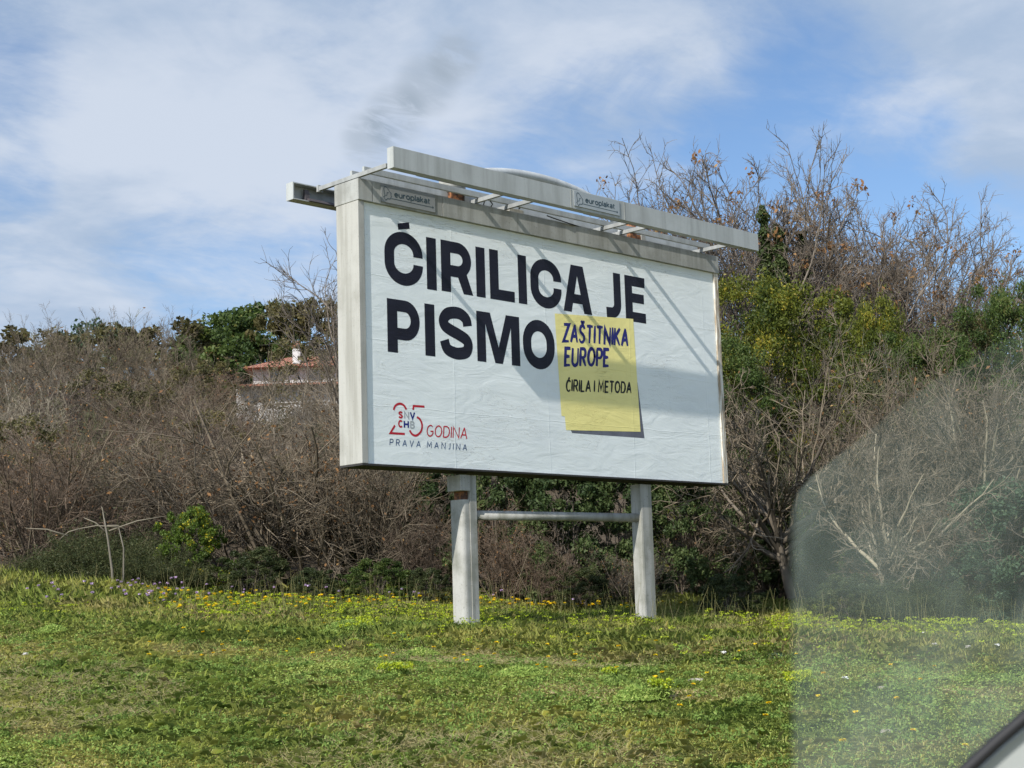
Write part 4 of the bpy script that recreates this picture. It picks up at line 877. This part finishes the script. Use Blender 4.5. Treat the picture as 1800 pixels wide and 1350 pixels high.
# clumps of darker, broader weeds
s, t = scatter(900, 6.5, 17.5, 0.7); x, y = fr(s, t); k_ = rg.uniform(0.03, 0.11, len(s)); per = 90
ang = rg.uniform(0, 6.28, (len(s), per)); rr_ = np.sqrt(rg.random((len(s), per))) * k_[:, None]; xx = (x[:, None] + np.cos(ang) * rr_).ravel(); yy = (y[:, None] + np.sin(ang) * rr_).ravel()
C = np.stack([xx, yy, gz(xx, yy) + 0.01 + (rg.random(xx.shape) * 0.9) * np.repeat(k_ * (0.6 + 0.8 * tall(s, t)), per)], 1)
M_weed = leaf('broad weed leaves', (0.10, 0.17, 0.035), (0.19, 0.27, 0.06), (0.30, 0.36, 0.10), 0.35, 0.8)
g = link('weed_clumps', leaves(C, 0.013, rg, 0.9, None, 2.4), M_weed); tag(g, 'darker clumps of broader weeds dotted through the turf', 'ground cover', kind='stuff')
# flattened dry thatch in loose patches
s, t = scatter(2600, 6.3, 16.0, 0.8); x, y = fr(s, t); keep = vnoise(x, y, 1.2, 61) > 0.55; s, t, x, y = s[keep], t[keep], x[keep], y[keep]; per = 45
ang = rg.uniform(0, 6.28, (len(s), per)); rr_ = np.sqrt(rg.random((len(s), per))) * 0.16; xx = (x[:, None] + np.cos(ang) * rr_).ravel(); yy = (y[:, None] + np.sin(ang) * rr_).ravel(); n = len(xx)
D_ = nrm(np.stack([rg.normal(0, 1, n), rg.normal(0, 1, n), rg.uniform(0, 0.45, n)], 1))
l0 = grow(rg, np.stack([xx, yy, gz(xx, yy) + 0.022], 1), D_, rg.uniform(0.03, 0.085, n), np.full(n, 0.0011), 2, 0.12, 0)
g = link('dry_thatch', tubes([l0], 3, rg), leaf('dry thatch', (0.34, 0.27, 0.13), (0.55, 0.46, 0.25), (0.62, 0.54, 0.33), 0.3, 0.8)); tag(g, 'flattened straw-coloured dead grass in loose patches', 'dead grass', kind='stuff')
# tall seeding grass stalks along the back
s, t = scatter(900, 15.0, 18.4, 0.7); x, y = fr(s, t); n = len(s); h = rg.uniform(0.18, 0.5, n); a = rg.uniform(0, 6.28, n)
l0 = grow(rg, np.stack([x, y, gz(x, y)], 1), np.stack([np.cos(a) * .2, np.sin(a) * .2, np.ones(n)], 1), h, np.full(n, 0.0022), 5, 0.07, 0.0)
M_straw = leaf('straw stalks', (0.16, 0.18, 0.06), (0.34, 0.30, 0.14), (0.42, 0.36, 0.20))
g = link('grass_stalks', tubes([l0], 3, rg), M_straw); tag(g, 'thin tall seeding grass stalks in front of the thicket', 'grass', kind='stuff')
# flowering weeds: flat yellow-green heads massed along the unmown strip
def heads(C, rad, per, rg, zs=0.25):
    N = len(C); O = rg.normal(0, 1, (N, per, 3)) * np.array([1, 1, zs]) * rad; return (C[:, None, :] + O).reshape(-1, 3)
def strip(n, s0, s1, t0, t1): return rg.uniform(s0, s1, n), rg.uniform(t0, t1, n)
def fl_mat(name, c0, c1, c2): return leaf(name, c0, c1, c2, 0.3, 0.6)
M_fyg = fl_mat('yellow green flower heads', (0.22, 0.30, 0.02), (0.42, 0.50, 0.03), (0.55, 0.50, 0.04))
M_fy = fl_mat('yellow petals', (0.75, 0.50, 0.01), (0.85, 0.66, 0.02), (0.80, 0.72, 0.05))
M_fl = fl_mat('lilac petals', (0.42, 0.26, 0.52), (0.60, 0.45, 0.70), (0.75, 0.66, 0.80))
M_fw = fl_mat('white petals', (0.72, 0.70, 0.70), (0.82, 0.80, 0.80), (0.8, 0.8, 0.8))
M_stem = leaf('green stems', (0.07, 0.11, 0.02), (0.12, 0.17, 0.03), (0.15, 0.18, 0.04))
S1, T1 = [], []
for n_, a0, a1, b0, b1 in ((900, 14.8, 18.3, -6.4, -0.2), (700, 15.6, 18.4, -3.4, 1.2), (900, 13.6, 17.6, 1.9, 6.2), (160, 11.8, 14.5, -1.5, 4.5), (260, 13.8, 15.8, -1.0, 2.2), (330, 15.2, 16.6, 4.0, 6.4)):
    q_ = strip(n_, a0, a1, b0, b1); S1.append(q_[0]); T1.append(q_[1])
s = np.concatenate(S1); t = np.concatenate(T1); x, y = fr(s, t); keep = vnoise(x, y, 2.2, 44) > -0.35; s, t, x, y = s[keep], t[keep], x[keep], y[keep]
n = len(s); h = rg.uniform(0.07, 0.20, n); C = np.stack([x, y, gz(x, y) + h], 1)
g = link('weed_flowers', leaves(heads(C, 0.016, 16, rg), 0.0075, rg, 1.0, None, 1.3), M_fyg); tag(g, 'massed yellow-green flower heads along the unmown strip', 'wildflowers', kind='stuff')
l0 = grow(rg, C - np.stack([0 * h, 0 * h, h], 1), np.tile([0, 0, 1.0], (n, 1)), h, np.full(n, 0.002), 2, 0.06, 0)
g = link('weed_stems', tubes([l0], 3, rg), M_stem); tag(g, 'green stems of the massed yellow-green weeds', 'wildflowers', kind='stuff')
# the nearest and largest flowers: one object each
def flower_proto(name, mat, rad, nleaf, h, zs, lsz):
    r_ = np.random.default_rng(hash(name) % 1000 if False else len(name) * 7)
    st = tubes([grow(r_, np.array([[0, 0, -0.02]]), np.array([[0.08, 0.05, 1]]), np.array([h + 0.02]), np.array([0.0022]), 4, 0.06, 0)], 4, r_)
    a = np.linspace(0, 6.28 * 2, nleaf); rr = rad * (0.55 + 0.45 * (np.arange(nleaf) % 2)); top = np.array([0.08 * h, 0.05 * h, h])
    C_ = np.stack([np.cos(a) * rr, np.sin(a) * rr, zs * r_.random(nleaf)], 1) + top
    return [('stem', st, M_stem), ('bloom', leaves(C_, lsz, r_, 3.0, None, 1.5), mat)]
FP = {'Y': flower_proto('yellow_tall', M_fy, 0.014, 30, 0.15, 0.014, 0.0095), 'y': flower_proto('yellow', M_fy, 0.009, 26, 0.085, 0.006, 0.0085), 'l': flower_proto('lilac', M_fl, 0.010, 26, 0.22, 0.012, 0.0075), 'w': flower_proto('white_', M_fw, 0.012, 26, 0.10, 0.010, 0.009)}
def flower(kind, s, px, scale, label, cat, group):
    x, y = fr(s, (px - 900) / F_PX * s * 0.99); r_ = empty(cat.replace(' ', '_'), (x, y, float(gz(x, y))), (px * 1.7 + s) % 6.28); r_.scale = (scale,) * 3
    tag(r_, label, cat, group)
    for nm, me, mt in FP[kind]:
        if not me.materials: me.materials.append(mt)
        o = bpy.data.objects.new(nm, me); COL.objects.link(o); o.parent = r_
def row_to_s(px, py):     # distance at which the ground shows at that photo row
    ss = np.linspace(6, 22, 400); xx, yy = fr(ss, (px - 900) / F_PX * ss * 0.99); zz_ = gz(xx, yy)
    yy_ = 1069 - (px - 900) * 0.0307 - (zz_ - CAM[2]) / ss * F_PX
    i = np.argmin(np.abs(yy_ - py)); return float(ss[i])
GY = 'yellow flower in the mown grass among other scattered yellow flowers'
for px, py in ((1670, 1322), (1581, 1293), (1409, 1208), (1429, 1196), (1417, 1235), (1545, 1176), (1624, 1175), (1326, 1268), (1327, 1245), (1190, 1230), (1203, 1210), (1145, 1190), (1136, 1201), (1224, 1190), (1067, 1182), (930, 1175), (945, 1178), (806, 1172), (826, 1145), (853, 1155), (803, 1158), (996, 1172), (1757, 1070), (345, 1118), (253, 1162), (340, 1160), (1593, 1203), (1480, 1264), (1549, 1240), (1178, 1252), (1450, 1318), (828, 1184), (951, 1160), (880, 1112), (555, 1102)):
    flower('y', row_to_s(px, py + 12), px, 0.95 + 0.35 * ((px * 13) % 7) / 7, GY, 'yellow flower', 'scattered yellow flowers')
r2 = np.random.default_rng(8)
for i in range(195):
    px = r2.uniform(240, 830) if i < 140 else r2.uniform(830, 1190); py = r2.uniform(1064, 1092)
    flower('Y', min(18.2, row_to_s(px, py)) + r2.uniform(-0.3, 0.3), px, r2.uniform(0.85, 1.35), 'yellow flower in the dense yellow band at the foot of the thicket', 'yellow flower', 'yellow flowers along the thicket foot')
for i in range(48):
    px, py = r2.uniform(250, 1390), r2.uniform(1098, 1190)
    flower('y', row_to_s(px, py), px, r2.uniform(0.9, 1.3), GY, 'yellow flower', 'scattered yellow flowers')
for i in range(62):
    px = r2.normal(230, 130) if i < 50 else r2.uniform(400, 1000); py = r2.uniform(1055, 1100)
    flower('l', min(17.6, row_to_s(abs(px), py)), abs(px), r2.uniform(1.0, 1.5), 'lilac scabious-like flower standing above the unmown verge', 'lilac flower', 'lilac flowers in the verge')
for px, py in ((1627, 1148), (1683, 1153), (1737, 1150), (1605, 1124), (1469, 1214), (1257, 1165), (1490, 1080), (30, 1170), (120, 1015), (345, 1040)):
    flower('w', row_to_s(px, py + 10), px, 1.25, 'small whitish flower standing on its own in the grass', 'white flower', 'single whitish flowers')
# spurge clumps with round yellow-green heads
def spurge(px, py, wid, ht, label):
    s = row_to_s(px, py); x, y = fr(s, (px - 900) / F_PX * s * 0.99); r_ = np.random.default_rng(int(px)); root = empty('spurge_plant', (x, y, float(gz(x, y)))); tag(root, label, 'plant', 'spurge clumps in the grass')
    n = 34; a = r_.uniform(0, 6.28, n); d = np.sqrt(r_.random(n)) * wid; P = np.stack([np.cos(a) * d * 0.3, np.sin(a) * d * 0.3, 0 * a], 1); T = np.stack([np.cos(a) * d, np.sin(a) * d, ht * r_.uniform(0.6, 1, n)], 1)
    L = np.linalg.norm(T - P, axis=1); l = grow(r_, P, T - P, L, np.full(n, 0.0025), 3, 0.03, 0); link('stems', tubes([l], 3, r_), M_stem, root)
    E = l[0][:, -1]; link('flower_heads', leaves(heads(E, 0.012, 26, r_, 0.45), 0.007, r_, 1.0, None, 1.3), M_fyg, root)
    Lf = np.concatenate([l[0][:, 1], l[0][:, 2]]); link('foliage', leaves(heads(Lf, 0.02, 14, r_, 0.8), 0.011, r_, 0.5, None, 2.4), M_clover, root)
spurge(683, 1185, 0.13, 0.09, 'wide low clump of yellow-green spurge alone in the grass at left')
spurge(1145, 1225, 0.07, 0.13, 'spurge clump below and right of the right post')
spurge(1385, 1225, 0.10, 0.18, 'tall spurge clump at lower right')
spurge(620, 1120, 0.20, 0.18, 'leafy green spurge clump left of the left post')
spurge(1057, 1185, 0.05, 0.06, 'tiny spurge tuft between and below the posts')
spurge(800, 1120, 0.14, 0.12, 'spurge at the foot of the left post')
spurge(1130, 1108, 0.14, 0.12, 'spurge in front of the foot of the right post')
spurge(1385, 1110, 0.25, 0.22, 'broad spurge clump below the dark leaning tree')
# leafy weed tufts
def tuft(px, py, wid, ht, mat, label):
    s = row_to_s(px, py); x, y = fr(s, (px - 900) / F_PX * s * 0.99); r_ = np.random.default_rng(int(px) + 5); n = int(2600 * wid / 0.2)
    a = r_.uniform(0, 6.28, n); d = np.sqrt(r_.random(n)) * wid; C_ = np.stack([np.cos(a) * d, np.sin(a) * d, ht * r_.random(n) * (1 - (d / wid) ** 2) + 0.006], 1)
    o = link('weed_tuft', leaves(C_, 0.0125, r_, 0.6, None, 2.2), mat); o.location = (x, y, float(gz(x, y))); tag(o, label, 'weed', 'leafy weed tufts')
tuft(600, 1120, 0.34, 0.16, M_clover, 'large leafy green weed tuft left of the left post')
tuft(1350, 1157, 0.14, 0.05, M_bg, 'grey-green weed patch below the leaning tree')
tuft(80, 1112, 0.16, 0.07, M_clover, 'small dark weed tuft at far left')
tuft(1180, 1150, 0.13, 0.08, M_clover, 'dark weed tuft just below the right post')
tuft(725, 1150, 0.16, 0.06, M_clover, 'dark weed tuft below the left post')
tuft(900, 1185, 0.20, 0.07, M_clover, 'leafy weed tuft in the grass below the middle of the board')
tuft(1100, 1225, 0.16, 0.09, M_clover, 'grassy weed tuft beside the small spurge clump')
# stones
M_stone = pmat('pale limestone', lambda t, o: t.mix(t.rng(t.noise(o, 20, 6, 0.7), 0.35, 0.65), (0.20, 0.175, 0.14), (0.36, 0.33, 0.285)), 0.9, 0.1, lambda t, o: (t.noise(o, 40, 5), 0.5, 0.01))
for px, py, sx, sy, lab in ((1540, 1283, 0.075, 0.045, 'flat pale limestone at lower right, largest of the stones'), (1432, 1262, 0.035, 0.03, 'pale stone left of the largest stone'), (1438, 1188, 0.028, 0.02, 'white stone above the yellow flowers at right'),
                            (1530, 1205, 0.045, 0.02, 'pale stone in the dry patch at right'), (1187, 1166, 0.022, 0.015, 'small white stone below the right post'), (1205, 1193, 0.05, 0.03, 'broken pale stones in bare soil below the right post'),
                            (1298, 1170, 0.03, 0.02, 'small pale stone in the bare patch at right'), (1313, 1293, 0.03, 0.018, 'flat grey stone at the lower edge of the grass'), (545, 1136, 0.07, 0.035, 'flat grey stone left of the left post'),
                            (1742, 1268, 0.02, 0.016, 'white stone near the car window seal'), (1010, 1127, 0.05, 0.03, 'flat stone between the posts in the grass'), (298, 1212, 0.045, 0.025, 'grey stone in the mown grass at left')):
    s = row_to_s(px, py); x, y = fr(s, (px - 900) / F_PX * s * 0.99); r_ = np.random.default_rng(int(px)); b = bmesh.new(); bmesh.ops.create_icosphere(b, subdivisions=3, radius=1)
    for v in b.verts:
        v.co *= 1 + 0.18 * math.sin(v.co.x * 4 + px) * math.cos(v.co.y * 5 + py) + r_.normal(0, 0.03); v.co = Vector((v.co.x * sx, v.co.y * sy, v.co.z * min(sx, sy) * 0.55))
    me = bpy.data.meshes.new('stone'); b.to_mesh(me); b.free(); o = link('stone', me, M_stone); o.location = (x, y, float(gz(x, y)) + 0.004); o.rotation_euler = (0, 0, -0.6 + 0.3 * r_.normal()); tag(o, lab, 'stone', 'stones in the grass')

# ------------------------------------------------------------------ car door at the window the picture was taken through
DC = 0.95
def cw(px, py, d, dz=0.0): return Vector(CAM + RM @ np.array([(px - 900) / F_PX * d, d, -(py - 675) / F_PX * d]))
door = empty('car_door', cw(1780, 1420, DC)); tag(door, 'light grey car door edge with black rubber window seal in the lower right corner', 'car door')
inv = Matrix.Translation(door.location).inverted()
M_rub = pmat('black rubber', lambda t, o: (0.012, 0.012, 0.014), 0.6, 0.3)
M_trim = pmat('light grey door paint', lambda t, o: t.mix(t.noise(o, 5, 3), (0.33, 0.35, 0.345), (0.36, 0.38, 0.375)), 0.4)
edge = [(1450, 1560), (1560, 1470), (1640, 1406), (1702, 1350), (1752, 1304), (1800, 1263), (1880, 1198), (1990, 1120)]
b = MB(); b.tube([cw(x, y, DC) for x, y in edge], 0.0043, 12); o = b.build('window_seal', M_rub); o.parent = door; o.matrix_parent_inverse = inv
b = MB(); fwd = Vector(RM[:, 1])
poly = [(x + 13, y + 15) for x, y in edge] + [(2050, 1600), (1500, 1700)]
b.prism(poly, lambda u, v, ww: cw(u, v, DC) + fwd * (0.004 + ww), 0.003)
o = b.build('door_panel', M_trim); o.parent = door; o.matrix_parent_inverse = inv
# added pane with a rounded corner; its pale film paints the window reflection
def painted_reflection():
    m = bpy.data.materials.new('glass with painted reflection'); m.use_nodes = True; t = NT(m.node_tree)
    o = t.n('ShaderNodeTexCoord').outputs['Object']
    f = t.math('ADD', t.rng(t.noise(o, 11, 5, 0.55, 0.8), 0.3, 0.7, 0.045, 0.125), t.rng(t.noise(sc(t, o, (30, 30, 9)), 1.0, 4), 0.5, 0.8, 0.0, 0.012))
    zc = t.n('ShaderNodeSeparateXYZ', inp={0: o}).outputs['Z']; f = t.math('MULTIPLY', f, t.rng(zc, -1.235, -1.135, 1.0, 0.2)); rx_ = t.vmath('DOT_PRODUCT', o, tuple(RM[:, 0])); r0 = float(CAM @ RM[:, 0]) + 0.1764; f = t.math('MULTIPLY', f, t.rng(t.math('ADD', rx_, t.math('MULTIPLY', t.noise(o, 14, 3), 0.004)), r0, r0 + 0.009))  # painted reflection haze fades out upwards and towards the left edge
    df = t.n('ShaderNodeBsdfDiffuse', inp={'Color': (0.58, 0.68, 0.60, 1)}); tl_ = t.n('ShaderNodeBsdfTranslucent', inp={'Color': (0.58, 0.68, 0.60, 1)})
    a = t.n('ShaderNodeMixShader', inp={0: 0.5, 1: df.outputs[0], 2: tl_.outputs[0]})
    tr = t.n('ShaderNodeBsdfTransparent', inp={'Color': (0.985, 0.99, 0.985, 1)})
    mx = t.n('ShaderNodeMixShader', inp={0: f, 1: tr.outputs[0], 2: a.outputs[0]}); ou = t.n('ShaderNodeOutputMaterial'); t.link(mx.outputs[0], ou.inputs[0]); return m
b = MB(); pane = [(1394, 1470), (1390, 1350), (1386, 1100), (1386, 960), (1391, 905), (1404, 868), (1428, 838), (1462, 812), (1500, 782), (1560, 733), (1640, 672), (1740, 612), (1860, 560), (2010, 520), (2030, 1140), (1800, 1290), (1640, 1430)]  # outline shaped to the edge of the reflection
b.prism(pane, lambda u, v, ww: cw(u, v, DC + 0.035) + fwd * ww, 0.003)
o = b.build('reflection_pane', painted_reflection()); o.parent = door; o.matrix_parent_inverse = inv; o['label'] = 'added hazy pane with the window reflection painted on, rounded upper left corner'
